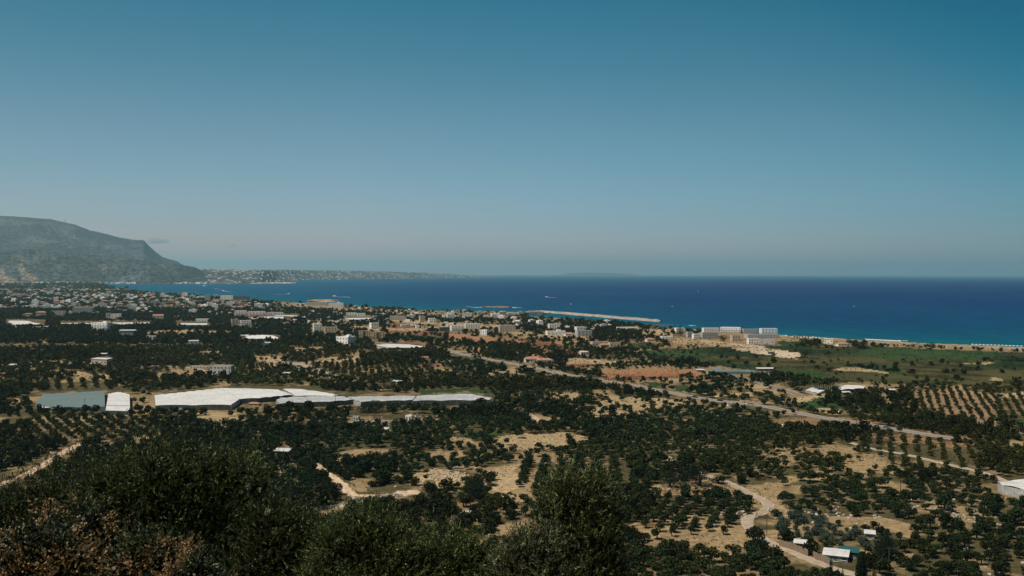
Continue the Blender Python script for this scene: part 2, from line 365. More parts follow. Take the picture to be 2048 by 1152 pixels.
def build_ground():
    cols = np.arange(-420, 2480, 3.0)
    rows = np.concatenate([np.arange(560, 700, 1.0), np.arange(700, 1180, 1.8), 1180 * 1.13 ** np.arange(0, 36)])
    gx, gy = np.meshgrid(cols, rows)
    p = at(gx, gy, 0.0); X = p[..., 0]; Y = p[..., 1]
    land = inpoly(*[a + b for a, b in zip((gx, gy), ((fbm(X/25, Y/25, 77)-.5)*6, (fbm(X/25, Y/25, 78)-.5)*.8))], LAND)
    Z = ground_z(X, Y)
    # flat beyond the slope, with faint swells
    far = np.clip((np.hypot(X, Y) - 320) / 300, 0, 1)
    Z = Z + far * 0
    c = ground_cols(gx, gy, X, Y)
    # beach: vertices close below the coast line
    cx = [q[0] for q in COAST if True][::-1]; cy = [q[1] for q in COAST][::-1]
    o = np.argsort(cx, kind='stable'); cx = np.array(cx)[o]; cy = np.array(cy)[o]
    yc = np.interp(gx, cx, cy); dist = gy - yc
    wdt = np.interp(gx, [0, 500, 1000, 1350, 1650, 2048], [.3, .4, .5, 1.2, 3.2, 4.6])
    n = fbm(X / 30, Y / 30, 41)
    b = (np.clip(1.5 - dist / wdt + (n - .5) * 1.2, 0, 1) * (gy < 720))[..., None]
    c = c * (1 - b) + np.array([0.36, 0.28, 0.21]) * (.65 + .6 * n)[..., None] * b
    Z = np.where(land, Z, -6.0)
    V = np.stack([X, Y, Z], -1).reshape(-1, 3)
    nr, nc = gx.shape; i = np.arange(nr * nc).reshape(nr, nc)
    Fc = np.stack([i[:-1, :-1], i[1:, :-1], i[1:, 1:], i[:-1, 1:]], -1).reshape(-1, 4)
    keep = (V[Fc, 2] > -5).any(1)
    m = bpy.data.materials.new('ground'); m.use_nodes = True; nn = m.node_tree; b = nn.nodes['Principled BSDF']
    b.inputs['Roughness'].default_value = 1; b.inputs['Specular IOR Level'].default_value = 0.05
    a = nn.nodes.new('ShaderNodeAttribute'); a.attribute_name = 'tint'
    tc = nn.nodes.new('ShaderNodeTexCoord'); nz = nn.nodes.new('ShaderNodeTexNoise'); nz.inputs['Scale'].default_value = 0.35; nz.inputs['Detail'].default_value = 8; nz.inputs['Roughness'].default_value = .65
    rp = nn.nodes.new('ShaderNodeValToRGB'); rp.color_ramp.elements[0].position = .33; rp.color_ramp.elements[1].position = .66
    rp.color_ramp.elements[0].color = (.55, .57, .5, 1); rp.color_ramp.elements[1].color = (1.3, 1.26, 1.2, 1)
    mu = nn.nodes.new('ShaderNodeMix'); mu.data_type = 'RGBA'; mu.blend_type = 'MULTIPLY'; mu.inputs[0].default_value = 1
    nn.links.new(tc.outputs['Object'], nz.inputs['Vector']); nn.links.new(nz.outputs[0], rp.inputs[0])
    nn.links.new(a.outputs['Color'], mu.inputs[6]); nn.links.new(rp.outputs[0], mu.inputs[7]); nn.links.new(mu.outputs[2], b.inputs['Base Color'])
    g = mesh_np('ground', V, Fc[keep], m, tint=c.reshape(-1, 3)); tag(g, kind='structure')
    return m
M_GROUND = build_ground()

def build_sea():
    cols = np.concatenate([np.arange(-700, 2800, 14.0)])
    rows = np.concatenate([551.0 + 0 * np.arange(1), np.arange(551.6, 570, .6), np.arange(570, 730, 2.0)])
    gx, gy = np.meshgrid(cols, rows)
    # follow the horizon line rather than the picture row
    hy = YH + (gx - 1024) * 0.0022; gy2 = hy + (gy - 547.6)
    p = at(gx, gy2, -1.0); X = p[..., 0]; Y = p[..., 1]
    cx = np.array([q[0] for q in COAST]); cy = np.array([q[1] for q in COAST]); o = np.argsort(cx, kind='stable')
    yc = np.interp(gx, cx[o], cy[o])
    Yc = at(gx, np.maximum(yc, 553), -1.0)[..., 1]
    off = np.maximum(Y - Yc, 0)                                  # metres seaward of the shore
    n = fbm(X / 500, Y / 900, 60, 4)
    n2 = fbm(X / 90, Y / 260, 61, 4)
    sh = np.exp(-off / 600.0) * (.8 + .5 * n); sh2 = np.exp(-off / 90.0)
    left = np.clip((900 - gx) / 800, 0, 1)
    deep = np.array([0.0, 0.026, 0.108]); mid = np.array([0.0, 0.060, 0.135]); teal = np.array([0.0, 0.088, 0.125]); turq = np.array([0.0, 0.105, 0.128])
    c = deep + (mid - deep) * np.clip((.75 * left + np.clip((1500 - gx) / 1500, 0, .5) + (n - .5) * .8 + .1), 0, 1)[..., None]
    c = c + (teal - c) * np.clip(sh * .7 + left * .25, 0, 1)[..., None]
    c = c + (turq - c) * np.clip(sh2 * .6, 0, .7)[..., None]
    fo = np.clip((Y - 9000) / 12000, 0, 1)[..., None]; c = c * (1 - fo * .5) + np.array([0, .08, .11]) * fo * .5
    c = c * (.9 + .2 * n2)[..., None]
    V = np.stack([X, Y, np.full_like(X, -1.0)], -1).reshape(-1, 3)
    nr, nc = gx.shape; i = np.arange(nr * nc).reshape(nr, nc)
    Fc = np.stack([i[:-1, :-1], i[1:, :-1], i[1:, 1:], i[:-1, 1:]], -1).reshape(-1, 4)
    m = bpy.data.materials.new('sea_water'); m.use_nodes = True; nn = m.node_tree; b = nn.nodes['Principled BSDF']
    a = nn.nodes.new('ShaderNodeAttribute'); a.attribute_name = 'tint'
    tc = nn.nodes.new('ShaderNodeTexCoord'); mp = nn.nodes.new('ShaderNodeMapping'); mp.inputs['Scale'].default_value = (0.010, 0.0035, 1)
    nz = nn.nodes.new('ShaderNodeTexNoise'); nz.inputs['Scale'].default_value = 3.0; nz.inputs['Detail'].default_value = 6
    rp = nn.nodes.new('ShaderNodeValToRGB'); rp.color_ramp.elements[0].position = .35; rp.color_ramp.elements[1].position = .68
    rp.color_ramp.elements[0].color = (.78, .8, .82, 1); rp.color_ramp.elements[1].color = (1.22, 1.2, 1.18, 1)
    mu = nn.nodes.new('ShaderNodeMix'); mu.data_type = 'RGBA'; mu.blend_type = 'MULTIPLY'; mu.inputs[0].default_value = 1
    nn.links.new(tc.outputs['Object'], mp.inputs[0]); nn.links.new(mp.outputs[0], nz.inputs['Vector']); nn.links.new(nz.outputs[0], rp.inputs[0])
    nn.links.new(a.outputs['Color'], mu.inputs[6]); nn.links.new(rp.outputs[0], mu.inputs[7]); nn.links.new(mu.outputs[2], b.inputs['Base Color'])
    # whitecaps: small sparse foam flecks
    mp2 = nn.nodes.new('ShaderNodeMapping'); mp2.inputs['Scale'].default_value = (0.030, 0.012, 1)
    nz2 = nn.nodes.new('ShaderNodeTexNoise'); nz2.inputs['Scale'].default_value = 2.0; nz2.inputs['Detail'].default_value = 3
    rp2 = nn.nodes.new('ShaderNodeValToRGB'); rp2.color_ramp.elements[0].position = .745; rp2.color_ramp.elements[1].position = .80
    mu2 = nn.nodes.new('ShaderNodeMix'); mu2.data_type = 'RGBA'; mu2.inputs[7].default_value = (.35, .42, .45, 1)
    nn.links.new(tc.outputs['Object'], mp2.inputs[0]); nn.links.new(mp2.outputs[0], nz2.inputs['Vector']); nn.links.new(nz2.outputs[0], rp2.inputs[0])
    nn.links.new(rp2.outputs[0], mu2.inputs[0]); nn.links.new(mu.outputs[2], mu2.inputs[6]); nn.links.new(mu2.outputs[2], b.inputs['Base Color'])
    df = nn.nodes.new('ShaderNodeBsdfDiffuse'); gl = nn.nodes.new('ShaderNodeBsdfGlossy'); gl.inputs['Roughness'].default_value = .35; ms = nn.nodes.new('ShaderNodeMixShader'); ms.inputs[0].default_value = .05
    nn.links.new(mu2.outputs[2], df.inputs[0]); nn.links.new(df.outputs[0], ms.inputs[1]); nn.links.new(gl.outputs[0], ms.inputs[2]); nn.links.new(ms.outputs[0], nn.nodes['Material Output'].inputs[0])
    tag(mesh_np('sea', V, Fc, m, tint=c.reshape(-1, 3)), kind='structure')
build_sea()

# ------------------------------------------------------------------ mountain, foothill, far headland
def relief(name, sky_pts, base_pts, depth_f, cols, amp, color_fn, nrow=70, seed=3):
    """a hill with front slope, crest and back slope; crest follows sky_pts, foot follows base_pts"""
    sp = np.array(sky_pts, float); bp = np.array(base_pts, float)
    ysk = np.interp(cols, sp[:, 0], sp[:, 1]); yb = np.interp(cols, bp[:, 0], bp[:, 1])
    foot = at(cols, yb, 0.0); Yf = foot[:, 1]
    Yr = Yf * depth_f
    d = (cols - 1024)[:, None] * _rt + (576 - ysk)[:, None] * _up + F * _fw
    k = Yr / d[:, 1]; crest = d * k[:, None] + np.array([0, 0, H])
    t = np.concatenate([np.linspace(0, 1, nrow), 1 + np.linspace(0.03, 1, 14)])
    T = t[:, None]
    Xs = foot[None, :, 0] + (crest[None, :, 0] - foot[None, :, 0]) * T[..., None][:, :, 0]
    Ys = Yf[None, :] + (Yr - Yf)[None, :] * T
    prof = np.where(T <= 1, np.sin(np.clip(T, 0, 1) * math.pi / 2) ** 1.25, np.cos(np.clip(T - 1, 0, 1) * math.pi / 2) ** 1.2)
    n = fbm(Xs / (700), Ys / 700, seed, 6) - .5; n2 = fbm(Xs / 160, Ys / 160, seed + 5, 5) - .5
    zc = crest[None, :, 2]
    env = np.clip(np.sin(np.clip(T, 0, 1) * math.pi), 0, 1)
    Z = zc * prof + amp * env * np.minimum(zc / 400, 1) * (1.3 * n + .45 * n2) - 2.0 * (T < .01)
    Z = Z + (T > 0.9) * (T < 1.2) * n2 * amp * .05
    V = np.stack([Xs, Ys, Z], -1).reshape(-1, 3); c = color_fn(Xs, Ys, Z, T + 0 * Xs).reshape(-1, 3)
    nr, nc = Xs.shape; i = np.arange(nr * nc).reshape(nr, nc)
    Fc = np.stack([i[:-1, :-1], i[:-1, 1:], i[1:, 1:], i[1:, :-1]], -1).reshape(-1, 4)
    o = mesh_np(name, V, Fc, M_HILL, tint=c, smooth=True); tag(o, kind='structure'); return o
M_HILL = bpy.data.materials.new('hill_scrub'); M_HILL.use_nodes = True
_n = M_HILL.node_tree; _b = _n.nodes['Principled BSDF']; _b.inputs['Roughness'].default_value = 1; _b.inputs['Specular IOR Level'].default_value = .05
_a = _n.nodes.new('ShaderNodeAttribute'); _a.attribute_name = 'tint'
_tc = _n.nodes.new('ShaderNodeTexCoord'); _z = _n.nodes.new('ShaderNodeTexNoise'); _z.inputs['Scale'].default_value = .03; _z.inputs['Detail'].default_value = 6; _z.inputs['Roughness'].default_value = .7
_r = _n.nodes.new('ShaderNodeValToRGB'); _r.color_ramp.elements[0].position = .44; _r.color_ramp.elements[1].position = .57
_r.color_ramp.elements[0].color = (.30, .34, .34, 1); _r.color_ramp.elements[1].color = (1.8, 1.72, 1.6, 1)
_m = _n.nodes.new('ShaderNodeMix'); _m.data_type = 'RGBA'; _m.blend_type = 'MULTIPLY'; _m.inputs[0].default_value = 1
_n.links.new(_tc.outputs['Object'], _z.inputs['Vector']); _n.links.new(_z.outputs[0], _r.inputs[0]); _n.links.new(_a.outputs['Color'], _m.inputs[6])
_n.links.new(_r.outputs[0], _m.inputs[7]); _n.links.new(_m.outputs[2], _b.inputs['Base Color'])
def col_mtn(X, Y, Z, T):
    n = fbm(X / 260, Y / 260, 91, 5)[..., None]; n2 = fbm(X / 900, Y / 900, 92, 3)[..., None]
    c = np.array([0.052, 0.062, 0.078]) * (.5 + 1.0 * n); r = np.clip((n2 - .55) * 3 + (n - .55) * 4, 0, .5)  # bluish base: part of the distance haze is put into the slope colour
    return c * (1 - r) + np.array([0.12, 0.115, 0.11]) * r
def col_spur(X, Y, Z, T):
    n = fbm(X / 120, Y / 120, 95, 5)[..., None]; n2 = fbm((X + .8 * Y) / 130, (Y - .8 * X) / 420, 96, 5)[..., None]
    c = np.array([0.048, 0.058, 0.068]) * (.4 + 1.2 * n); low = np.clip(1.05 - T[..., None] * 1.5, 0, 1)  # base tinted blue for haze as on the mountain
    r = np.clip((n2 - .60) * 12, 0, .8) * (.12 + .88 * low)
    return c * (1 - r) + np.array([0.24, 0.18, 0.13]) * r
cols = np.concatenate([np.arange(-900, 0, 8.0), np.arange(0, 420, 2.0)])
relief('mountain', [(-900,470),(-400,452),(-120,438),(0,434),(30,434),(75,437),(100,438.5),(130,446),(150,449.5),(180,462),(195,465),(215,469.5),(240,476),(265,480),(287,480.5),(297,491),(310,503),(325,514),(337,518),(355,523),(362,528),(372,533),(395,541),(405,548),(420,555)],
       [(-900,562),(205,562),(420,563)], 1.30, cols, 90, col_mtn, 80, 3)
relief('foothill', [(-900,500),(-300,515),(0,503),(60,497),(120,502),(180,510),(225,512),(260,517),(300,524),(345,528),(370,531),(388,534),(403,541),(415,549),(425,560)],
       [(-900,567),(120,567),(205,566.5),(300,568),(425,567)], 1.10, cols, 45, col_spur, 60, 8)
def col_far(X, Y, Z, T):
    n = fbm(X / 200, Y / 300, 98, 5)[..., None]; r = np.clip((n - .5) * 6, 0, .7)
    return np.array([0.05, 0.06, 0.06]) * (1 - r) + np.array([0.17, 0.15, 0.13]) * r
HEAD_BASE = [(330,567.5),(420,567),(520,566),(556,562.5),(600,560.5),(700,558.5),(850,556.5),(950,555.3),(1010,554.2)]
HEAD_SKY = [(330,560),(385,543),(400,538),(440,539),(512,540),(560,539.5),(640,541),(700,541.5),(770,543),(850,545.5),(900,548),(950,551),(1000,553.4),(1010,554.2)]
relief('headland', HEAD_SKY, HEAD_BASE, 1.14, np.arange(330, 1011, 3.0), 12, col_far, 30, 12)
relief('island', [(1110,550),(1140,546.5),(1180,545),(1230,545.5),(1262,548),(1280,550)], [(1110,551.4),(1280,551.8)], 1.05, np.arange(1110, 1281, 6.0), 5, col_far, 12, 14)
relief('spit', [(500,566.5),(520,564.8),(560,564.2),(588,564.6),(594,566)], [(500,567),(594,566.6)], 1.01, np.arange(500, 595, 4.0), 0, lambda X, Y, Z, T: np.ones(X.shape + (3,)) * np.array([.33, .28, .22]), 6, 15)

# ------------------------------------------------------------------ haze
def haze():
    m = bpy.data.materials.new('haze'); m.use_nodes = True; n = m.node_tree; n.nodes.clear()
    o = n.nodes.new('ShaderNodeOutputMaterial'); v = n.nodes.new('ShaderNodeVolumePrincipled')
    v.inputs['Density'].default_value = HAZE_D; v.inputs['Color'].default_value = HAZE_C; v.inputs['Density Attribute'].default_value = ''
    v.inputs['Anisotropy'].default_value = 0.38
    n.links.new(v.outputs[0], o.inputs['Volume'])
    b = MB().box(-70000, 70000, -3000, 68000, -8, 800)
    tag(b.build('haze', m), kind='stuff')
HAZE_D = 3.4e-5; HAZE_C = (0.58, 0.93, 0.98, 1)
haze()

# ------------------------------------------------------------------ vegetation meshes
def quads(cen, size, asp, rng, upb=0.35, tintb=None, align=None):
    """randomly turned leaf clumps: one small four-sided face each"""
    n = len(cen)
    a = rng.normal(size=(n, 3)); a[:, 2] += upb * np.sign(a[:, 2] + 1e-6)
    if align is not None: a = a * .5 + align
    a /= np.linalg.norm(a, axis=1)[:, None]
    b = rng.normal(size=(n, 3)); b -= (b * a).sum(1)[:, None] * a; b /= np.linalg.norm(b, axis=1)[:, None]
    c = np.cross(a, b)
    s = np.asarray(size).reshape(-1, 1) * np.ones((n, 1))
    u = b * s * .5; v = c * s * .5 * asp
    V = np.stack([cen - u, cen - v * 1.0, cen + u, cen + v * 1.0], 1).reshape(-1, 3)
    return V, np.arange(4 * n).reshape(n, 4)
def crown_arrays(kind, n, size, seed):
    """kind 'olive': several lobes on a short trunk; 'bush': rounded down to the ground. unit size: crown 2 wide (radius 1)"""
    r = np.random.default_rng(seed)
    if kind == 'olive':
        k = r.integers(5, 8); ang = r.uniform(0, 6.28, k); rad = r.uniform(.25, .62, k); rad[0] = .05
        cen = np.stack([rad * np.cos(ang), rad * np.sin(ang), r.uniform(.75, 1.25, k)], 1); rr = r.uniform(.34, .52, k); zs = .78
    elif kind == 'bush':
        k = r.integers(5, 9); ang = r.uniform(0, 6.28, k); rad = r.uniform(.2, .6, k); rad[0] = .05
        cen = np.stack([rad * np.cos(ang), rad * np.sin(ang), r.uniform(.32, 1.0, k)], 1); rr = r.uniform(.36, .58, k); zs = .9
    elif kind == 'cypress':
        k = 9; cen = np.stack([r.normal(0, .03, k), r.normal(0, .03, k), np.linspace(.4, 5.2, k)], 1); rr = .42 * (1 - np.linspace(0, 1, k) ** 2 * .75) + .05; zs = 1.5
    elif kind == 'pine':
        k = 12; cen = np.stack([r.normal(0, .05, k), r.normal(0, .05, k), np.linspace(.6, 5.2, k)], 1); rr = 1.1 * (1 - np.linspace(0, 1, k)) + .12; zs = .28
    elif kind == 'hedge':
        k = 10; cen = np.stack([np.linspace(-2, 2, k), r.normal(0, .1, k), r.uniform(.4, .6, k)], 1); rr = r.uniform(.4, .6, k); zs = .9
    w = rr ** 2; li = r.choice(k, n, p=w / w.sum())
    d = r.normal(size=(n, 3)); d /= np.linalg.norm(d, axis=1)[:, None]
    q = rr[li] * r.uniform(.55, 1.06, n) ** .6
    c = cen[li] + d * q[:, None] * np.array([1, 1, zs])
    V, Fc = quads(c, size * r.uniform(.7, 1.3, n), .8, r)
    t = r.uniform(.65, 1.35, n) * (.8 + .4 * vn(c[:, 0] * 3, c[:, 2] * 3 + c[:, 1] * 2, seed))
    hue = r.uniform(-.12, .12, n)
    tint = np.stack([t * (1 + hue), t, t * (1 - hue)], 1)
    return V, Fc, np.repeat(tint, 4, 0)
LOD = {}
for kd in ('olive', 'bush'):
    LOD[kd] = [[crown_arrays(kd, n, s, 100 * j + i + (9 if kd == 'bush' else 0)) for i in range(10)] for j, (n, s) in enumerate(((420, .235), (170, .34), (70, .50), (26, .80)))]
def trunk_mb(kind, seed):
    r = random.Random(seed); m = MB()
    h = .62 if kind == 'olive' else .35
    top = (r.uniform(-.08, .08), r.uniform(-.08, .08), h); m.tube((0, 0, -.1), top, .13, .085, 7)
    for k in range(3):
        a = r.uniform(0, 6.28); m.tube(top, (top[0] + .38 * math.cos(a), top[1] + .38 * math.sin(a), h + .42), .06, .03, 5)
    return m
CROWN_ME = {k: [mesh_np('foliage', *LOD[k][0][i][:2], LEAF, tint=LOD[k][0][i][2], link=False) for i in range(10)] for k in LOD}
TRUNK_ME = {k: [trunk_mb(k, i).mesh('trunk', BARK) for i in range(3)] for k in LOD}

OLIVE_T = np.array([0.026, 0.036, 0.0125]); BUSH_T = np.array([0.0165, 0.0215, 0.0075]); AGAVE_T = np.array([0.058, 0.078, 0.054])
EXCL_POLY = []      # kept free of trees, as seen corners
def road_dist(X, Y):
    d = np.full(X.shape, 1e9)
    for nm, hw, pts in ROADS:
        w = at(np.array([p[0] for p in pts], float), np.array([p[1] for p in pts], float))
        for i in range(len(w) - 1):
            a = w[i, :2]; b = w[i + 1, :2]; ab = b - a; L = (ab ** 2).sum()
            t = np.clip(((X - a[0]) * ab[0] + (Y - a[1]) * ab[1]) / L, 0, 1)
            d = np.minimum(d, np.hypot(X - a[0] - t * ab[0], Y - a[1] - t * ab[1]) - hw)
    return d
def plant_all():
    # candidate grid: three bands of distance, slightly turned orchard rows
    bands = [(285, 620, 5.0, .35), (620, 1250, 6.2, .35), (1250, 2600, 8.4, .4), (2600, 5200, 14.0, .45), (5200, 9300, 30.0, .45)]
    res = []
    rows_xy = []
    for poly, ang, a, b, big in ROWS:                     # planted rows: a metres along the row, b between rows
        w = at(np.array([q[0] for q in poly], float), np.array([q[1] for q in poly], float)); c = w.mean(0); r = np.abs(w[:, :2] - c[:2]).max() * 1.5
        u, v = np.meshgrid(np.arange(-r, r, a), np.arange(-r, r, b)); t = R(ang)
        X = c[0] + u.ravel() * math.sin(t) + v.ravel() * math.cos(t); Y = c[1] + u.ravel() * math.cos(t) - v.ravel() * math.sin(t)
        jj = 1.1 if a == b else .5
        X = X + RNG.normal(0, jj, X.shape); Y = Y + RNG.normal(0, jj, X.shape); px, py = pix(X, Y, 0 * X)
        k = inpoly(px, py, poly) & (RNG.uniform(size=X.shape) < .88); rows_xy.append(np.stack([X[k], Y[k], np.full(k.sum(), big)], 1))
    for k, (r0, r1, s, jit) in enumerate(bands):
        n = int(r1 / s) + 2
        gx, gy = np.meshgrid(np.arange(-n, n + 1) * s, np.arange(0, n + 1) * s)
        th = .16; X = gx * math.cos(th) - gy * math.sin(th); Y = gx * math.sin(th) + gy * math.cos(th)
        X = X.ravel(); Y = Y.ravel()
        wild = fbm(X / 130, Y / 130, 200 + k)
        j = s * np.where(wild > .44, jit * 2.2, jit * .45)
        X = X + RNG.uniform(-1, 1, X.shape) * j; Y = Y + RNG.uniform(-1, 1, X.shape) * j
        keep = (Y > r0) & (Y <= r1) & (np.abs(X) < Y * .56 + 10); X = X[keep]; Y = Y[keep]; wild = wild[keep]
        px, py = pix(X, Y, 0 * X); d = density(px, py); qx, qy = wob(px, py, X, Y)
        agave = inpoly(px, py, AGAVE)
        for col, poly, dn in PATCH:
            if dn is None: continue
            m = inpoly(qx, qy, poly); d[m] = dn
        for poly in EXCL_POLY: d[inpoly(px, py, poly)] = 0
        d[agave] = 1.0
        d[road_dist(X, Y) < 2.2] = 0
        cx = np.array([q[0] for q in COAST]); cy = np.array([q[1] for q in COAST]); o = np.argsort(cx, kind='stable')
        yc = np.interp(px, cx[o], cy[o]); wdt = np.interp(px, [0, 500, 1000, 1350, 1650, 2048], [1, 2, 2, 3, 6, 9])
        d[(py < yc + wdt)] = 0; d[~inpoly(px, py, LAND)] = 0
        clump = fbm(X / 38, Y / 38, 300 + k, 3)
        pr = np.clip(d * 1.2 + (clump - .5) * 2.6 * np.minimum(d * 1.4, 1) * (1 - d * .75), 0, .97) * (d > 0)
        pr = pr * np.where(agave, 1, 1 - .93 * clearing(X, Y))
        m = RNG.uniform(size=X.shape) < pr
        X = X[m]; Y = Y[m]; px = px[m]; py = py[m]; wild = wild[m]; agave = agave[m]; clump = clump[m]
        inr = np.zeros(X.shape, bool)
        for poly, *_r in ROWS: inr |= inpoly(px, py, poly)
        q = np.interp(px, [p_[0] for p_ in ROADS[0][2]], [p_[1] for p_ in ROADS[0][2]]); fr = (py > q) & (py < q + 11) & (px > 900) & (px < 1915) & (RNG.uniform(size=X.shape) < .95)
        kk = ~inr & ~fr; X, Y, px, py, wild, agave, clump = [z_[kk] for z_ in (X, Y, px, py, wild, agave, clump)]
        if k == 0 or k == 1 or k == 2:
            for rw in rows_xy:
                m_ = (rw[:, 1] > r0) & (rw[:, 1] <= r1); rw = rw[m_]
                if not len(rw): continue
                ppx, ppy = pix(rw[:, 0], rw[:, 1], 0 * rw[:, 0]); g_ = (road_dist(rw[:, 0], rw[:, 1]) > 1.5)
                for poly in EXCL_POLY: g_ &= ~inpoly(ppx, ppy, poly)
                X = np.append(X, rw[g_, 0]); Y = np.append(Y, rw[g_, 1]); px = np.append(px, ppx[g_]); py = np.append(py, ppy[g_]); agave = np.append(agave, inpoly(ppx[g_], ppy[g_], AGAVE))
        inr = np.zeros(X.shape, bool)
        for poly, *_r in ROWS: inr |= inpoly(px, py, poly)
        bush = (fbm(X / 70, Y / 70, 400) + RNG.uniform(-.13, .13, X.shape) > .52)
        bush |= (k >= 2)
        bush = bush & ~inpoly(px, py, OLIVE_ONLY) & ~inr | agave
        sc = np.where(bush, RNG.uniform(2.0, 3.5, X.shape), RNG.uniform(1.55, 2.6, X.shape))
        small = fbm(X / 50, Y / 50, 500); sc = sc * (.62 + .75 * small) * (.86 + .36 * density(px, py)) * np.exp(RNG.normal(0, .14, X.shape))
        sc = np.where(inr, RNG.uniform(1.25, 2.1, X.shape), sc)
        for poly, *_r in ROWS: sc = np.where(inpoly(px, py, poly), sc * _r[3], sc)
        sc = np.where(agave, sc * 1.25, sc)
        if k == 0: sc *= .92
        if k == 2: sc *= 1.15
        if k >= 3: sc *= (1 if k == 3 else 1.7) * RNG.uniform(1.0, 1.7, X.shape)
        res.append(np.stack([X, Y, px, py, bush, sc, agave, RNG.integers(0, 10, X.shape), RNG.uniform(0, 6.28, X.shape), np.full(X.shape, k)], 1))
    return np.concatenate(res)
ROWS = [([(1540,1038),(1570,1024),(1620,1030),(1650,1048),(1690,1062),(1712,1058),(1745,1070),(1780,1085),(1800,1095),(1795,1112),(1740,1110),(1715,1098),(1640,1095),(1590,1085),(1548,1070)], 10, 3.4, 3.4, .95),
        ([(1811,789),(1911,776),(1991,792),(2001,837),(1973,850),(1886,835),(1850,815)], 21, 4.2, 5.6, .95),
        ([(1990,800),(2060,780),(2060,836),(2005,838)], 23, 4.2, 5.6, .95),
        ([(1735,872),(1800,872),(1905,884),(1960,905),(1960,950),(1860,945),(1790,935),(1740,905)], 21, 4.6, 6.2, 1.1),
        ([(1034,922),(1110,922),(1240,925),(1275,932),(1275,985),(1150,985),(1100,990),(1040,985)], 5, 3.6, 8.0, 1.5),
        ([(1300,996),(1490,996),(1500,1020),(1480,1070),(1300,1075)], 20, 4.6, 5.3, 1.4),
        ([(60,835),(300,838),(300,880),(150,886),(60,880)], -33, 5.0, 6.2, 1.5),
        ([(90,760),(220,764),(205,780),(100,784)], -25, 5.0, 9, 1.3),
        ([(1300,978),(1430,973),(1480,986),(1310,990)], 80, 4.0, 6.0, .42)]
AGAVE = [(1540,1035),(1570,1022),(1620,1030),(1650,1048),(1690,1062),(1712,1058),(1745,1070),(1780,1085),(1800,1095),(1795,1112),(1740,1108),(1715,1096),(1640,1093),(1590,1083),(1548,1068)]
OLIVE_ONLY = [(1536,905),(1760,880),(2048,960),(2048,1152),(1800,1152),(1560,1030),(1500,1000)]
def tree_tint(T, X, Y):
    n = fbm(X / 45, Y / 45, 601); n2 = fbm(X / 160, Y / 160, 602)
    k = (.72 + .55 * n) * RNG.uniform(.82, 1.2, X.shape)
    warm = np.clip((n2 - .48) * 3, -.4, .7)
    return T[None, :] * k[:, None] * np.stack([1 + warm * .55, 1 + warm * .12, 1 - warm * .35], 1)
def plant():
    A = plant_all(); print('trees', len(A))
    o = np.argsort(A[:, 1]); A = A[o]
    X, Y, px, py, bush, sc, ag, var, rot = A.T[:9]
    tint = tree_tint(np.ones(3), X, Y) * np.where(ag[:, None] > 0, AGAVE_T, np.where(bush[:, None] > 0, BUSH_T, OLIVE_T))
    vis = (px > 4) & (px < 2044) & (py < 1150) & ~inpoly(px, py, HIDDEN)
    near = {'olive': [], 'bush': [], 'agave': []}
    ind = np.zeros(len(A), bool); zs_all = RNG.uniform(.78, 1.25, len(A))
    for kd, lim, msk in (('olive', 298, (bush == 0)), ('bush', 290, (bush > 0) & (ag == 0)), ('agave', 120, ag > 0)):
        ii = np.nonzero(msk & vis)[0][:lim]; near[kd] = ii; ind[ii] = True
    NM = {'olive': ('olive_tree', 'olive tree'), 'bush': ('carob_tree', 'tree'), 'agave': ('shrub', 'shrub')}
    for kd in near:
        base = 'olive' if kd == 'olive' else 'bush'
        for i in near[kd]:
            s = float(sc[i]) * (.8 if kd == 'agave' else 1)
            e = empty(NM[kd][0], (X[i], Y[i], 0), float(rot[i]), s); e.scale = (s, s, s * float(zs_all[i]))
            e['category'] = NM[kd][1]
            t = bpy.data.objects.new('trunk', TRUNK_ME[base][int(var[i]) % 3]); COL.objects.link(t); t.parent = e
            c = bpy.data.objects.new('crown', CROWN_ME[base][int(var[i])]); COL.objects.link(c); c.parent = e
            c.color = (*[float(v) for v in tint[i]], 1)
            TREES.append((kd, e, float(px[i]), float(py[i]), float(X[i]), float(Y[i]), tint[i], s, float(zs_all[i])))
    # the rest: one mesh per kind
    for kd, name, lab, cat in (('olive', 'olive_grove', 'olive groves reaching back across the plain', 'olive grove'),
                     ('bush', 'woodland', 'dark scrubby trees scattered over the plain towards the coast', 'woodland')):
        VS = []; FS = []; TS = []; n0 = 0
        m0 = ~ind & ((bush > 0) if kd == 'bush' else (bush == 0))
        for j in range(4):
            lo, hi = ((0, 430), (430, 800), (800, 1700), (1700, 1e9))[j]
            for v in range(10):
                ii = np.nonzero(m0 & (Y >= lo) & (Y < hi) & (var == v))[0]
                if not len(ii): continue
                V, Fc, T = LOD[kd][j][v]; c = np.cos(rot[ii])[:, None]; s = np.sin(rot[ii])[:, None]; q = sc[ii][:, None]
                x = (V[None, :, 0] * c - V[None, :, 1] * s) * q + X[ii][:, None]
                y = (V[None, :, 0] * s + V[None, :, 1] * c) * q + Y[ii][:, None]
                z = V[None, :, 2] * q * zs_all[ii][:, None]
                VS.append(np.stack([x, y, z], -1).reshape(-1, 3)); TS.append((T[None] * tint[ii][:, None, :]).reshape(-1, 3))
                FS.append((Fc[None] + (np.arange(len(ii)) * len(V))[:, None, None] + n0).reshape(-1, 4)); n0 += len(ii) * len(V)
        o = mesh_np(name, np.concatenate(VS), np.concatenate(FS), LEAF, tint=np.concatenate(TS))
        tag(o, lab, cat, kind='stuff'); print(name, n0 // 4)
HIDDEN = [(-50,1000),(60,950),(200,930),(290,900),(480,890),(620,1040),(700,1030),(800,1010),(960,1060),(1010,1100),(1060,1030),(1080,950),(1220,960),(1270,1100),(1280,1200),(-50,1200)]
TREES = []
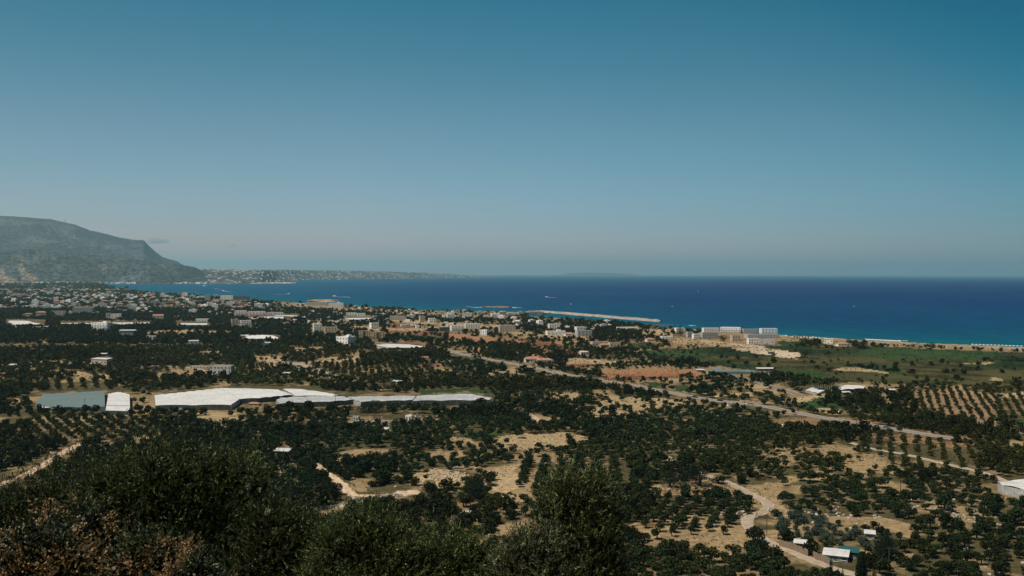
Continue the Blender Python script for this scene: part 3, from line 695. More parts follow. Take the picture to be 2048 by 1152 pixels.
def scrub():
    """low dry and green tufts over the open ground and the marsh"""
    VS = []; TS = []; tot = 0
    for r0, r1, n, s0, s1 in ((285, 620, 42000, .18, .6), (620, 1300, 34000, .35, 1.0), (1000, 2300, 17000, .8, 2.0)):
        Y = r0 + (r1 - r0) * RNG.uniform(0, 1, n) ** .7; X = RNG.uniform(-.55, .55, n) * Y; px, py = pix(X, Y, 0 * X)
        marsh = inpoly(px, py, PATCH[0][1]); nn_ = fbm(X / 30, Y / 30, 700); d = density(px, py)
        if s0 >= .8: k = marsh | ((nn_ > .5) & (px > 700) & (py < 700))
        else: k = (nn_ + RNG.normal(0, .06, n) > .49)
        cx = np.array([q[0] for q in COAST]); cy = np.array([q[1] for q in COAST]); o = np.argsort(cx, kind='stable')
        k &= py > np.interp(px, cx[o], cy[o]) + 3; k &= road_dist(X, Y) > .6; k &= ~inpoly(px, py, PATCH[PATCH_TRACK][1])
        for poly in EXCL_POLY[:34]: k &= ~inpoly(px, py, poly)
        X = X[k]; Y = Y[k]; marsh = marsh[k]; nn_ = nn_[k]; m = len(X); tot += m
        s = RNG.uniform(s0, s1, m); q = 7
        c = RNG.normal(size=(m, q, 3)) * np.array([.45, .45, .22]); c[..., 2] = np.abs(c[..., 2]) + .12
        c = (c * s[:, None, None] + np.stack([X, Y, 0 * X], 1)[:, None, :]).reshape(-1, 3)
        V, F_ = quads(c, np.repeat(s * .8, q), .8, RNG)
        dry = np.array([.17, .125, .065]); gr = np.array([.038, .046, .018]); mg = np.array([.035, .055, .020]); t = RNG.uniform(.6, 1.4, m)[:, None]
        g = (fbm(X / 20, Y / 20, 710) + RNG.normal(0, .08, m) > .49)[:, None]
        col = np.where(marsh[:, None], np.where(fbm(X / 55, Y / 160, 31, 5)[:, None] > .52, np.array([.10, .088, .036]), mg), np.where(g, gr, dry)) * t
        VS.append(V); TS.append(np.repeat(col, 4 * q, 0))
    V = np.concatenate(VS); o = mesh_np('scrub', V, np.arange(len(V)).reshape(-1, 4), LEAF, tint=np.concatenate(TS))
    tag(o, 'low dry and green tufts covering the open ground and marsh', 'scrub', kind='stuff'); print('scrub', tot)
PATCH_TRACK = [i for i, p in enumerate(PATCH) if p[0] == TRACK][0]

# ------------------------------------------------------------------ roads
def smooth_line(pts, n=8):
    p = [Vector((float(a[0]), float(a[1]), 0)) for a in at(np.array([q[0] for q in pts], float), np.array([q[1] for q in pts], float))]
    p = [p[0] * 2 - p[1]] + p + [p[-1] * 2 - p[-2]]; o = []
    for i in range(1, len(p) - 2):
        for k in range(n):
            t = k / n; a, b, c, d = p[i - 1:i + 3]
            o.append(.5 * ((2 * b) + (c - a) * t + (2 * a - 5 * b + 4 * c - d) * t * t + (3 * b - a - 3 * c + d) * t ** 3))
    return o + [p[-2]]
def ribbon(line, off0, off1, z, name, m, wobble=0.0, dash=None):
    V = []; L = []; 
    for i, q in enumerate(line):
        t = (line[min(i + 1, len(line) - 1)] - line[max(i - 1, 0)]).normalized(); n = Vector((-t.y, t.x, 0))
        w = random.uniform(-wobble, wobble)
        L.append((q + n * (off0 - w), q + n * (off1 + w)))
    mb = MB()
    for i in range(len(L) - 1):
        if dash and i % 2: continue
        a, b = L[i]; c, d = L[i + 1]
        mb.add([(v.x, v.y, z) for v in (a, b, d, c)], [(3, 2, 1, 0) if off1 > off0 else (0, 1, 2, 3)])
    return tag(mb.build(name, m), kind='structure')
M_ASPH = mat('asphalt', (0.17, 0.16, 0.155), .9, .12, .15); M_LANE = mat('worn_concrete_lane', (0.36, 0.29, 0.22), .95, .2, .3)
M_DIRT = mat('packed_dirt', (0.46, 0.33, 0.22), 1, .2, .25); M_PAINT = mat('road_paint', (.6, .6, .57), .7, .1, 1); M_VERGE = mat('dry_verge', (.40, .30, .20), 1, .3, .2)
for nm, hw, pts in ROADS:
    ln = smooth_line(pts)
    surf = {'main': M_ASPH, 'east': M_ASPH, 'side': M_ASPH, 'west': M_LANE, 'shore': M_LANE, 'lane': M_LANE, 'farm': M_LANE}.get(nm, M_DIRT)
    if nm in ('main', 'lane', 'farm', 'track', 'east', 'side'):
        ribbon(ln, -hw - (1.3 if nm == 'main' else .7), hw + (1.3 if nm == 'main' else .7), .04, 'road_verge', M_VERGE, .4)
    ribbon(ln, -hw, hw, .06, 'road' if surf is not M_DIRT else 'dirt_track', surf, .15 if surf is M_DIRT else .05)
    if nm == 'main':
        for a in (-hw + .35, hw - .6): ribbon(ln, a, a + .25, .066, 'road_marking', M_PAINT)
        ribbon(ln, -.12, .12, .066, 'road_marking', M_PAINT)

# ------------------------------------------------------------------ greenhouses
def clip(poly, n, d):
    o = []
    for i in range(len(poly)):
        a = poly[i]; b = poly[(i + 1) % len(poly)]; da = a[0] * n[0] + a[1] * n[1] - d; db = b[0] * n[0] + b[1] * n[1] - d
        if da >= 0: o.append(a)
        if da * db < 0: t = da / (da - db); o.append((a[0] + (b[0] - a[0]) * t, a[1] + (b[1] - a[1]) * t))
    return o
def greenhouse(name, label, cat, polys, h=4.0, ang=0, span=7.5, rise=.8, roofm=None, sidem=None, group=None, mixm=None, holes=0, wallh=True):
    roofm = roofm or M_FILM; sidem = sidem or M_SIDE; h = h * .78; rise = rise * (.55 if rise < 1.5 else 1)
    W = [[tuple(P(x, y, h)[:2]) for x, y in pl] for pl in polys]
    allp = [q for w in W for q in w]; c = (sum(q[0] for q in allp) / len(allp), sum(q[1] for q in allp) / len(allp))
    e = empty(name, (c[0], c[1], 0)); tag(e, label, cat, group)
    rb = MB(); u = (math.cos(ang), math.sin(ang))
    for k, w in enumerate(W):
        w = [(x - c[0], y - c[1]) for x, y in w]
        pr = [q[0] * u[0] + q[1] * u[1] for q in w]; lo, hi = min(pr), max(pr); n = max(1, round((hi - lo) / span)); s = (hi - lo) / n
        for i in range(n):
            for hlf in (0, 1, 2, 3):
                a = lo + s * (i + hlf / 4); b = a + s / 4
                pc = clip(clip(w, u, a), (-u[0], -u[1]), -b)
                if len(pc) < 3: continue
                f = lambda q: h + rise * (math.sin(math.pi * min(max((q[0] * u[0] + q[1] * u[1] - lo - s * i) / s, 0), 1)) ** .7 if rise else 0)
                if holes and random.random() < holes: continue
                # break long strips so that sheets differ a little
                rb.add([(x, y, f((x, y))) for x, y in pc], [tuple(range(len(pc)))], 0)
    rb.build('roof', [roofm], e)
    for k, w in enumerate(W):
        w = [(x - c[0], y - c[1]) for x, y in w]
        for i in range(len(w)):
            a = Vector((*w[i], 0)); b = Vector((*w[(i + 1) % len(w)], 0)); L = (b - a).length
            if L < 2: continue
            t = (b - a) / L; nn = Vector((t.y, -t.x, 0)) * .03; m = MB()
            m.add([a + nn, b + nn, b + nn + Vector((0, 0, h - .02)), a + nn + Vector((0, 0, h - .02))], [(0, 1, 2, 3)])
            facing = (Vector((c[0], c[1], 0)) + (a + b) / 2).dot(Vector((t.y, -t.x, 0)))
            side = sidem if abs(t.x) > abs(t.y) * .8 else M_WALLFILM
            o = m.build('side_wall', side, e)
            q = 0; pm = MB().tube((0, 0, -.1), (0, 0, h), .08, n=5).mesh('post', M_METAL)
            while q <= L + .1:
                p = bpy.data.objects.new('post', pm); COL.objects.link(p); p.parent = o; p.location = a + t * q; q += max(4.5, L / 12)
    return e
greenhouse('greenhouse', 'long greenhouse under grey-green netting, at the far left of the greenhouse row', 'greenhouse', [[(71,807),(85,789),(209,782),(210,814),(120,815)]], 3.6, .9, 8, .5, M_TEAL, M_TEAL)
greenhouse('greenhouse', 'low white plastic-covered tunnel in front of the grey-green netted greenhouse', 'greenhouse', [[(77,808),(167,807),(150,812),(120,813),(87,817)]], 2.2, 0, 6, .6)
greenhouse('greenhouse', 'small white greenhouse with torn roof sheets between the green-netted one and the large white one', 'greenhouse', [[(211,821),(217,788),(237,784),(259,789),(260,815),(257,822)]], 3.4, 1.45, 5, .5, holes=.05)
greenhouse('greenhouse', 'largest white plastic greenhouse with a stepped corner, left of centre', 'greenhouse', [[(311,811),(309,791),(375,784),(440,777),(480,798),(462,810)], [(440,777),(512,777.5),(556,780),(584,790),(512,797),(480,798)]], 4.2, 1.35, 7, .7)
greenhouse('greenhouse', 'white greenhouse with saw-edged right side behind the long front one', 'greenhouse', [[(567,778.5),(592,778),(640,784),(680,791),(660,792.5),(590,792)]], 4.4, 1.3, 7, .8)
greenhouse('greenhouse', 'front grey-white greenhouse with dark netted front, left section of the long row', 'greenhouse', [[(552,801),(562,796),(622,792.8),(684,792.5),(706,800),(652,804),(559,807)]], 4.0, 1.4, 7, .7, M_FILM2)
greenhouse('greenhouse', 'middle section of the long white greenhouse row, behind a dark tree', 'greenhouse', [[(708,800.5),(694,794),(770,793),(832,792),(825,800.5),(722,804)]], 4.0, 1.4, 6.5, .7, M_FILM2)
greenhouse('greenhouse', 'right end section of the long white greenhouse row with a saw-toothed tip', 'greenhouse', [[(826,802),(835,792),(937,788),(983,796.5),(979,800.5)]], 4.0, 1.3, 6.5, .8, M_FILM2)
greenhouse('shade_tent', 'small green tarpaulin shelter in front of the largest greenhouse', 'tarpaulin', [[(336,820),(342,816),(364,816),(367,820)]], 2, 0, 4, .4, M_TEAL, M_TEAL)
greenhouse('greenhouse', 'white oval-looking greenhouse roof below the unfinished concrete frames', 'greenhouse', [[(750,690),(775,688.5),(814,689),(849,693),(832,696),(776,695)]], 3.6, 1.3, 7, .6)
greenhouse('greenhouse', 'bright white greenhouse among dark trees at the left edge of the plain', 'greenhouse', [[(16,643),(20,641.5),(56,642),(65,645),(84,648),(60,650),(30,650)]], 4, 1.2, 9, .8)
greenhouse('greenhouse', 'thin white greenhouse strip left of the three-storey white block', 'greenhouse', [[(121,646.4),(184,646),(184,648),(121,648)]], 4, 1.4, 8, .6)
greenhouse('greenhouse', 'long pale greenhouse directly right of the three-storey white block', 'greenhouse', [[(222,645.5),(299,645),(301,648),(224,649)]], 5, 1.4, 8, .8)
greenhouse('greenhouse', 'white-roofed greenhouse standing alone with a dark front among the groves', 'greenhouse', [[(355,646),(415,647),(414,649.8),(367,650)]], 4.5, 1.4, 9, .5, None, M_DARK)
greenhouse('greenhouse', 'ridged grey greenhouse roofs with striped shadows among the groves', 'greenhouse', [[(489,677),(498,673.5),(524,672.5),(546,673.5),(556,678),(537,680)]], 3.4, .9, 7, 2.0)
greenhouse('greenhouse', 'narrow white sheeted strip behind the ridged grey greenhouse', 'greenhouse', [[(460,670),(466,668),(498,670),(495,672)]], 3, 1.2, 8, .8)
greenhouse('greenhouse', 'long low glasshouse in front of the white apartment rows', 'greenhouse', [[(501,635.5),(530,633.5),(567,633.5),(567,637),(505,638)]], 5, 1.4, 10, .8)
greenhouse('greenhouse', 'narrow grey greenhouse right of the white apartment rows', 'greenhouse', [[(547,631.5),(550,630.5),(594,631),(594,633.5)]], 4, 1.4, 10, .6)
greenhouse('greenhouse', 'long thin pale-roofed greenhouse in the middle of the coastal fields', 'greenhouse', [[(690,636.5),(743,636),(744,639),(700,639.4)]], 4, 1.4, 10, .6)
greenhouse('greenhouse', 'white wavy-roofed greenhouse behind the palm clump at right', 'greenhouse', [[(1662,781),(1668,773),(1701,770.5),(1731,773),(1727,777)]], 3.6, 1.3, 7, .9)
greenhouse('shed', 'pale pink-grey sheeted shed left of the palm clump', 'shed', [[(1611,781),(1622,776),(1645,775),(1652,780),(1636,787)]], 1.8, 1.3, 9, .7)
greenhouse('greenhouse', 'grey plastic-covered greenhouse cut off by the right edge', 'greenhouse', [[(1995,965),(2048,960),(2120,961),(2120,982),(2048,980),(2003,970)]], 4.6, 1.35, 7, .9, None, M_WALLFILM)
greenhouse('shade_tunnel', 'long low dark green net tunnel beside the orange field', 'net tunnel', [[(1413,741),(1415,739),(1508,741),(1512,744),(1420,744)]], 2.6, 1.45, 6, .5, M_TEAL, M_TEAL)
greenhouse('greenhouse', 'thin grey sheeted strip at the far left edge below the bright greenhouse', 'greenhouse', [[(5,653),(33,652.5),(33,654.5),(5,655)]], 3, 1.4, 8, .5)
greenhouse('greenhouse', 'long thin grey sheeted strip reaching right below the bright left greenhouse', 'greenhouse', [[(45,653.5),(80,652),(115,651.5),(116,653),(48,655)]], 3, 1.4, 8, .5)
EXCL_POLY += [[(60,783),(215,778),(215,824),(60,824)], [(205,780),(265,780),(265,832),(205,832)], [(300,786),(440,772),(600,772),(690,785),(560,800),(556,822),(300,826)],
              [(550,790),(690,785),(840,785),(940,780),(992,796),(980,816),(550,822)], [(740,684),(856,688),(850,701),(760,701)], [(10,638),(92,640),(92,655),(10,653)],
              [(350,643),(420,643),(420,656),(350,656)], [(480,670),(562,670),(562,684),(480,684)], [(495,630),(600,628),(600,640),(495,641)], [(685,633),(748,633),(748,643),(685,643)],
              [(1655,767),(1736,767),(1736,785),(1600,790),(1606,775)], [(1985,955),(2100,950),(2100,1003),(1990,1000)], [(1405,735),(1520,738),(1520,750),(1405,748)], [(118,643),(305,642),(305,653),(118,652)]]

# ------------------------------------------------------------------ buildings
def placing(l, r, yt, yb, yaw, k):
    f = P((l + r) / 2, yb); Y = f.y; w = (r - l) * Y / F; a = R(yaw)
    W = w / (abs(math.cos(a)) + k * abs(math.sin(a))); D = W * k
    ext = (W * abs(math.sin(a)) + D * abs(math.cos(a)))
    h = max((yb - yt) * Y / F - ext * H / Y, 2.4)
    dr = Vector((f.x, f.y, 0)).normalized()
    return f + dr * ext / 2, W, D, h, a
def flat_shell(W, D, h, t=.25, par=.5, z0=-.3):
    m = MB(); x, y = W / 2, D / 2
    m.box(-x, x, -y, y, z0, h - par)
    m.box(-x, x, -y, -y + t, h - par, h).box(-x, x, y - t, y, h - par, h).box(-x, -x + t, -y + t, y - t, h - par, h).box(x - t, x, -y + t, y - t, h - par, h)
    return m
def win_mesh(w, h, deep=.06):
    """window facing -y, centred on its foot"""
    return MB().box(-w / 2, w / 2, -deep, .05, 0, h, 0).box(-w / 2 - .1, w / 2 + .1, -deep - .1, .05, -.14, -.02, 1)
WIN = {}
def window(e, x, y, z, ang, w=1.3, h=1.3, m=None, name='window'):
    key = (round(w, 1), round(h, 1), name)
    if key not in WIN: WIN[key] = win_mesh(*key[:2]).mesh(name, [M_DOOR if name == 'door' else M_GLASS, M_WHITE])
    o = bpy.data.objects.new(name, WIN[key]); COL.objects.link(o); o.parent = e; o.location = (x, y, z); o.rotation_euler = (0, 0, ang); return o
def house(name, label, cat, l, r, yt, yb, yaw=15, k=.7, st=2, wm=None, roof='flat', nw=3, group=None, extra=(), excl=5):
    wm = wm or M_WHITE; c, W, D, h, a = placing(l, r, yt, yb, yaw, k)
    e = empty(name, c, a); tag(e, label, cat, group)
    if roof == 'flat':
        flat_shell(W, D, h).build('wall', wm, e)
        MB().box(-W / 2 + .27, W / 2 - .27, -D / 2 + .27, D / 2 - .27, h - .495, h - .44).build('roof', M_CONC if wm is not M_WHITE else M_FILM, e)
        wh = h - .5
    elif roof == 'mono':
        wh = h - .6; MB().box(-W / 2, W / 2, -D / 2, D / 2, -.3, wh).build('wall', wm, e)
        x, y = W / 2 + .4, D / 2 + .5
        MB().add([(-x, -y, wh + .02), (x, -y, wh + .02), (x, y, h), (-x, y, h), (-x, -y, wh + .18), (x, -y, wh + .18), (x, y, h + .16), (-x, y, h + .16)],
                 [(3,2,1,0),(4,5,6,7),(0,1,5,4),(1,2,6,5),(2,3,7,6),(3,0,4,7)]).build('roof', M_FILM, e)
    else:
        wh = h - min(2.2, h * .35); MB().box(-W / 2, W / 2, -D / 2, D / 2, -.3, wh).build('wall', wm, e)
        x, y = W / 2 + .45, D / 2 + .45; q = min(x, y) * .9
        rr = [(-x + q, 0, h), (x - q, 0, h)] if roof == 'hip' else [(-x, 0, h), (x, 0, h)]
        MB().add([(-x, -y, wh + .03), (x, -y, wh + .03), (x, y, wh + .03), (-x, y, wh + .03)] + rr,
                 [(3,2,1,0),(0,1,5,4),(2,3,4,5),(1,2,5),(3,0,4)]).build('roof', M_TILE, e)
    fh = wh / st; ws = min(1.4, W / max(nw, 1) * .5)
    for s in range(st):
        z = s * fh + fh * .35
        for i in range(nw):
            x = -W / 2 + W * (i + .5) / nw + (.0 if nw < 3 else .15 * ((i * 7) % 3 - 1))
            if s == 0 and i == nw // 2: window(e, x, -D / 2, 0.15, 0, 1.1, min(2.1, fh * .8), name='door')
            else: window(e, x, -D / 2, z, 0, ws, min(1.4, fh * .42))
        for i in range(max(1, round(nw * k * .7))):
            n = max(1, round(nw * k * .7)); y = -D / 2 + D * (i + .5) / n
            window(e, (-W / 2 if a > 0 else W / 2) if False else (W / 2 if a < 0 else -W / 2), y, z, -math.pi / 2 if a >= 0 else math.pi / 2, ws, min(1.4, fh * .42))
    for ex in extra:
        if ex == 'stair': flat_shell(W * .22, D * .35, 2.6, .15, .2, 0).build('stair_tower', wm, e).location = (W * .18, D * .1, h - .44)
        if ex == 'balcony':
            for s in range(1, st):
                for i in range(nw):
                    x = -W / 2 + W * (i + .5) / nw
                    MB().box(x - ws * .95, x + ws * .95, -D / 2 - 1.3, -D / 2 - .01, s * fh - .12, s * fh + .05).box(x - ws * .95, x + ws * .95, -D / 2 - 1.3, -D / 2 - 1.2, s * fh + .05, s * fh + .95).build('balcony', wm, e)
        if ex == 'wing':
            w2 = W * .5; flat_shell(w2, D * .7, h * .6).build('wing', wm, e).location = (W / 2 + w2 / 2 + .003, 0, 0)
        if ex == 'tank':
            MB().tube((-W * .2, D * .1, h - .3), (-W * .2 + 1.2, D * .1, h - .3), .35).box(-W*.2-.6, -W*.2+1.6, D*.1-.5, D*.1+.4, h-.75, h-.66).build('water_tank', M_METAL, e)
    EXCL_POLY.append([(l - 2, yt + 2), (r + 2, yt + 2), (r + 2, yb + excl), (l - 2, yb + excl)])
    return e
def frame_building(label, l, r, yt, yb, yaw, k, st, nx, ny):
    c, W, D, h, a = placing(l, r, yt, yb, yaw, k); e = empty('unfinished_building', c, a); tag(e, label, 'unfinished building'); fh = h / st
    for s in range(1, st + 1): MB().box(-W / 2, W / 2, -D / 2, D / 2, s * fh - .35, s * fh).build('floor_slab', M_CONC, e)
    for s in range(st):
        for i in range(nx):
            for j in range(ny):
                x = -W / 2 + .35 + (W - .7) * i / (nx - 1); y = -D / 2 + .35 + (D - .7) * j / (ny - 1)
                MB().box(x - .25, x + .25, y - .25, y + .25, s * fh - (.3 if s == 0 else -.002), (s + 1) * fh - .352).build('column', M_CONC, e)
    MB().box(-W * .1, W * .15, 0, D * .3, .01, h - .36).build('core_wall', M_CONC, e)
    EXCL_POLY.append([(l - 2, yt + 2), (r + 2, yt + 2), (r + 2, yb + 5), (l - 2, yb + 5)])
HS = house
HS('white_building','white two-storey cube building with stepped left corner, right of the dark groves','building',673,711,671,688,-28,.9,2,M_WHITE,'flat',4,extra=('stair',))
HS('white_house','white cubic house with plain side wall beside the red ploughed field','house',738,758,645,658,28,.8,2,M_WHITE,'flat',3)
frame_building('left of two unfinished concrete frame buildings, wide and low',716,741,661,674,12,.6,2,6,3)
frame_building('right of two unfinished concrete frame buildings, taller and boxy',742,769,663,678,12,.6,2,5,3)
HS('villa','white stepped villa with upper terrace left of the beige villa','house',625,644,647,663,20,.8,3,M_WHITE,'flat',3,extra=('stair','balcony'))
HS('villa','beige two-storey villa left of the unfinished frames','house',648,675,653,664,15,.6,2,M_BEIGE,'flat',4)
HS('apartment_tower','tall beige apartment block with white rooftop box beside groves','building',462,478,638,653,20,.9,4,M_BEIGE,'flat',2,extra=('stair',))
HS('apartment_block','white balconied block joined to the tall beige apartment block','building',480,503,640,653,20,.7,3,M_WHITE,'flat',4,extra=('balcony',))
HS('apartment_block','left block of the white apartment rows','building',469,494,620.5,631,15,.5,3,M_WHITE,'flat',4,extra=('balcony',))
HS('apartment_block','middle stepped block of the white apartment rows','building',496,531,622,632,15,.45,3,M_WHITE,'flat',5,extra=('balcony',))
HS('apartment_block','right long block of the white apartment rows','building',535,566,624,631,15,.4,2,M_WHITE,'flat',6)
HS('hotel','dark glass-fronted hotel block at the bay shore','hotel',467,500,592,600,10,.3,4,M_DARK,'flat',6)
HS('hotel','pale hotel wing attached left of the dark hotel at the bay shore','hotel',441,466,590.5,599,10,.4,4,M_WHITE,'flat',4)
HS('apartment_tower','narrow grey tower block near the bay shore','building',410,420,590,599,15,.9,5,M_GREY,'flat',2)
HS('hotel','long grey hotel block on the point by the rocks','hotel',613,655,604,611,8,.3,3,M_GREY,'flat',8)
HS('hotel','white stepped hotel right of the long grey block on the point','hotel',657,687,605.5,614,12,.4,3,M_WHITE,'flat',6,extra=('stair',))
HS('house','white long two-storey house above the thin pale greenhouse','house',692,714,625,631,10,.5,2,M_WHITE,'flat',4)
HS('house','white house with a dark open terrace above the thin pale greenhouse','house',714,731,626,633,12,.6,2,M_WHITE,'flat',3)
HS('house','long beige ruined-looking house in the coastal fields','house',779,811,631,640,8,.4,2,M_BEIGE,'flat',6)
HS('tower_house','narrow beige tower house beside a cypress','house',838,849,631,645,20,.9,3,M_BEIGE,'flat',2)
HS('house','white house right of the narrow beige tower house','house',856,871,636,645,15,.8,2,M_WHITE,'flat',3)
frame_building('small dark unfinished frame right of the narrow tower house',872,880,640,647,12,.8,2,3,2)
HS('house','dark grey two-storey house left of the white hotel with blue base','house',877,899,654,663,20,.5,2,M_DARK,'flat',3)
HS('hotel','white stepped hotel block behind the dark grey house','hotel',900,927,650,662,15,.6,3,M_WHITE,'flat',4,extra=('balcony',))
HS('hotel','long white hotel with flat roof in the coastal fields','hotel',929,960,647,657,12,.4,3,M_WHITE,'flat',6)
HS('white_house','tall white narrow house right of the long white hotel','house',960,978,659,671,-22,.8,3,M_WHITE,'flat',3)
HS('house','long beige apartment house behind the tan field','house',997,1030,650,664,12,.45,3,M_BEIGE,'flat',6)
HS('house','white house among trees beside the harbour','house',1096,1118,647,656,12,.6,2,M_WHITE,'flat',4)
HS('church','white low chapel hall with flat annex among the trees','building',1091,1131,661,670,14,.35,1,M_WHITE,'flat',5,extra=('stair',))
HS('house','white two-storey building above the orange-roofed houses','house',1149,1171,653,663,18,.7,2,M_WHITE,'flat',3)
HS('house','grey rendered building with blank side wall beside a cypress','house',1150,1184,660,672,16,.5,2,M_GREY,'flat',4)
HS('house','orange tiled bungalow next to the grey rendered building','house',1127,1149,664,672,14,.7,1,M_WHITE,'hip',3)
HS('house','long low white house in front of the harbour water','house',1233,1275,653.5,659,6,.3,1,M_WHITE,'flat',7)
HS('house','low beige farm building with several doors','house',1181,1211,682,693,14,.5,1,M_BEIGE,'flat',5)
HS('house','low orange-tiled house between the beige farm buildings','house',1198,1218,686,695,14,.6,1,M_BEIGE,'hip',3)
HS('house','beige flat-roofed block right of the low orange-tiled house','house',1216,1240,684,694,14,.6,1,M_BEIGE,'flat',3)
HS('white_house','small white house with orange roof before the hotel complex','house',1290,1309,675,683,18,.7,1,M_WHITE,'hip',3)
HS('white_house','small white house alone below the cypresses','house',1158,1176,702,710,18,.7,1,M_WHITE,'mono',3)
HS('farmhouse','long orange-tiled farmhouse roof beside the main road','house',1048,1082,712,725,10,.45,1,M_WHITE,'hip',4,excl=2)
HS('farmhouse','right orange-tiled farmhouse with grey tank on its ridge','house',1072,1106,715,727,14,.5,1,M_WHITE,'hip',3,extra=('tank',),excl=2)
HS('house','white low house with dark veranda left of the hotel complex','house',1321,1345,672,678,10,.5,1,M_WHITE,'flat',4)
HS('hotel','big white hotel block with rows of windows and a blank end wall','hotel',1440,1482,653.5,667,-14,.35,3,M_WHITE,'flat',8,extra=('balcony',))
HS('hotel','white hotel wing with dark bands left of the big white hotel block','hotel',1404,1438,655,668,10,.35,3,M_WHITE,'flat',6)
HS('hotel','lower grey hotel building in front of the dark-banded wing','hotel',1400,1436,664,678,14,.35,3,M_GREY,'flat',7)
HS('hotel','second seafront hotel block, grey with a white end bay','hotel',1484,1515,657,667,8,.35,2,M_GREY,'flat',6)
HS('hotel','rightmost seafront hotel block with white frame and dark openings','hotel',1519,1554,656,667,8,.4,2,M_WHITE,'flat',5)
HS('hotel','wide low hotel podium in front of the seafront blocks','hotel',1489,1557,667.5,677,8,.3,2,M_GREY,'flat',10)
HS('hotel_annex','white two-storey annex with big glazed front','building',1494,1516,676,688,10,.5,2,M_WHITE,'flat',4,excl=3)
HS('hotel_annex','plain pale panelled hall right of the glazed annex','building',1518,1550,677,689,-10,.4,1,M_GREY,'flat',3,excl=3)
HS('hotel_annex','small grey tower building left of the hotel complex','building',1372,1386,663,675,16,.8,3,M_GREY,'flat',3)
HS('hotel_annex','white low block right of the small grey tower building','building',1384,1399,667,678,16,.7,2,M_WHITE,'flat',3)
HS('hotel_annex','beige vaulted building by dark trees before the big hotel','building',1461,1480,670,683,12,.6,2,M_BEIGE,'flat',3)
HS('house','pale house behind the tall araucaria at the hotel','house',1349,1368,655,665,12,.6,2,M_WHITE,'flat',3)
HS('beach_bar','white beach building with slanted ramp on the sand','building',1648,1666,677,687,-20,.5,1,M_WHITE,'mono',3,excl=2)
HS('beach_bar','beach bar with orange roof beside the dark round trees','building',1672,1698,684,692,10,.5,1,M_WHITE,'hip',4,excl=2)
HS('white_block','three-storey white block with open ground floor above the left groves','building',184,224,644,659,-15,.45,3,M_WHITE,'flat',6,extra=('balcony','stair'))
HS('warehouse','blue-grey flat-roofed warehouse below the white block','warehouse',239,272,659,669,12,.6,1,M_BLUEG,'mono',4)
HS('farm_building','long beige farm building with pale sloping roof beside the west road','building',184,224,715,731,-16,.5,1,M_BEIGE,'mono',5)
HS('awning','white-roofed shed behind the beige farm building','shed',200,220,706,712,10,.4,1,M_DARK,'mono',2)
HS('apartment_house','grey two-storey building with a row of small windows beside yellow-green trees','building',421,468,729,748,-8,.4,2,M_GREY,'flat',6)
HS('farm_wing','long low wing with white parapet joined left of the grey two-storey building','building',381,421,731,737,-4,.3,1,M_BEIGE,'flat',6)
HS('shed','white tarpaulin-roofed shed at far left by the west road','shed',18,35,728,734,8,.6,1,M_DARK,'mono',2)
HS('shed','white-walled open shed among the groves left of centre','shed',377,398,680,688,18,.6,1,M_WHITE,'mono',2)
HS('shed','long low white shed with bright end wall in the groves','shed',292,312,671,679,16,.5,1,M_WHITE,'flat',3)
HS('shed','white shed below the ridged greenhouse','shed',523,541,684,692,16,.5,1,M_WHITE,'mono',2)
HS('shed','white long building left of the small brown frame','building',392,419,637,643,8,.3,1,M_WHITE,'flat',5)
HS('house','beige house with red-brown tiled roof, left part of the town edge','house',72,93,622,630,15,.6,1,M_BEIGE,'hip',3)
HS('house','low house with dark red roof left of the beige tiled house','house',48,65,626,630,15,.6,1,M_BEIGE,'hip',2)
HS('house','beige L-shaped house at the town edge above the groves','house',109,131,621,630,15,.6,2,M_BEIGE,'flat',3)
HS('house','white cube house at the town edge above the long pale greenhouse','house',212,222,626,633,25,.9,2,M_WHITE,'flat',2)
HS('house','white house with grey side wings right of the white cube house','house',222,243,627,636,15,.6,2,M_WHITE,'flat',3)
HS('house','pale gabled house standing in the left groves near town','house',305,328,628,637,20,.7,2,M_WHITE,'gable',3)
HS('block','blue-grey long hotel block at the town edge','building',147,186,615,624,12,.3,2,M_BLUEG,'flat',6)
HS('hut','square white hut on the stone terrace, left of two','hut',706,720,831,842,-15,.8,1,M_GREY,'flat',2,excl=8)
HS('hut','square white hut with framed front on the stone terrace, right of two','hut',811,826,829,841,-15,.8,1,M_WHITE,'flat',2,excl=8)
HS('shed','grey open-fronted shed with pale roof in the clearing below the huts','shed',761,777,855,866,-18,.8,1,M_CONC,'mono',1,excl=6)
HS('shed','low grey flat roof half hidden in trees','shed',549,582,902,910,-10,.6,1,M_CONC,'mono',2,excl=3)
HS('shed','tiny white box hut at the left end of the brown field','hut',1562,1576,850,858,-15,.7,1,M_WHITE,'flat',1)
HS('shed','flat-roofed shed with dark posts right of the green net tunnel','shed',1513,1548,735,742,4,.35,1,M_DARK,'mono',4)
HS('container','dark shipping container on the sandy path','container',1536,1549,704,708,4,.35,1,M_DARK,'flat',2)
HS('shed','small brown shed at the left end of the green net tunnel','shed',1393,1408,739,744,4,.5,1,M_CONC,'mono',2)
HS('shed','small pale shed with red tiled roof in the central groves','shed',840,861,712,718,-8,.7,1,M_BEIGE,'hip',2,excl=3)
HS('shed','small white shed roof at the middle of the groves','shed',785,803,762,768,-8,.6,1,M_BEIGE,'mono',2,excl=3)
HS('shed','small pale shed near the parking area','shed',564,580,745,751,-8,.6,1,M_BEIGE,'mono',2,excl=3)
HS('shed','low white shed between palms and the dark grove at right','shed',1684,1700,785,790,4,.5,1,M_DARK,'mono',2,excl=3)
HS('shed','low grey roof strip right of the wavy-roofed greenhouse','shed',1767,1790,780,785,4,.4,1,M_DARK,'mono',3,excl=3)
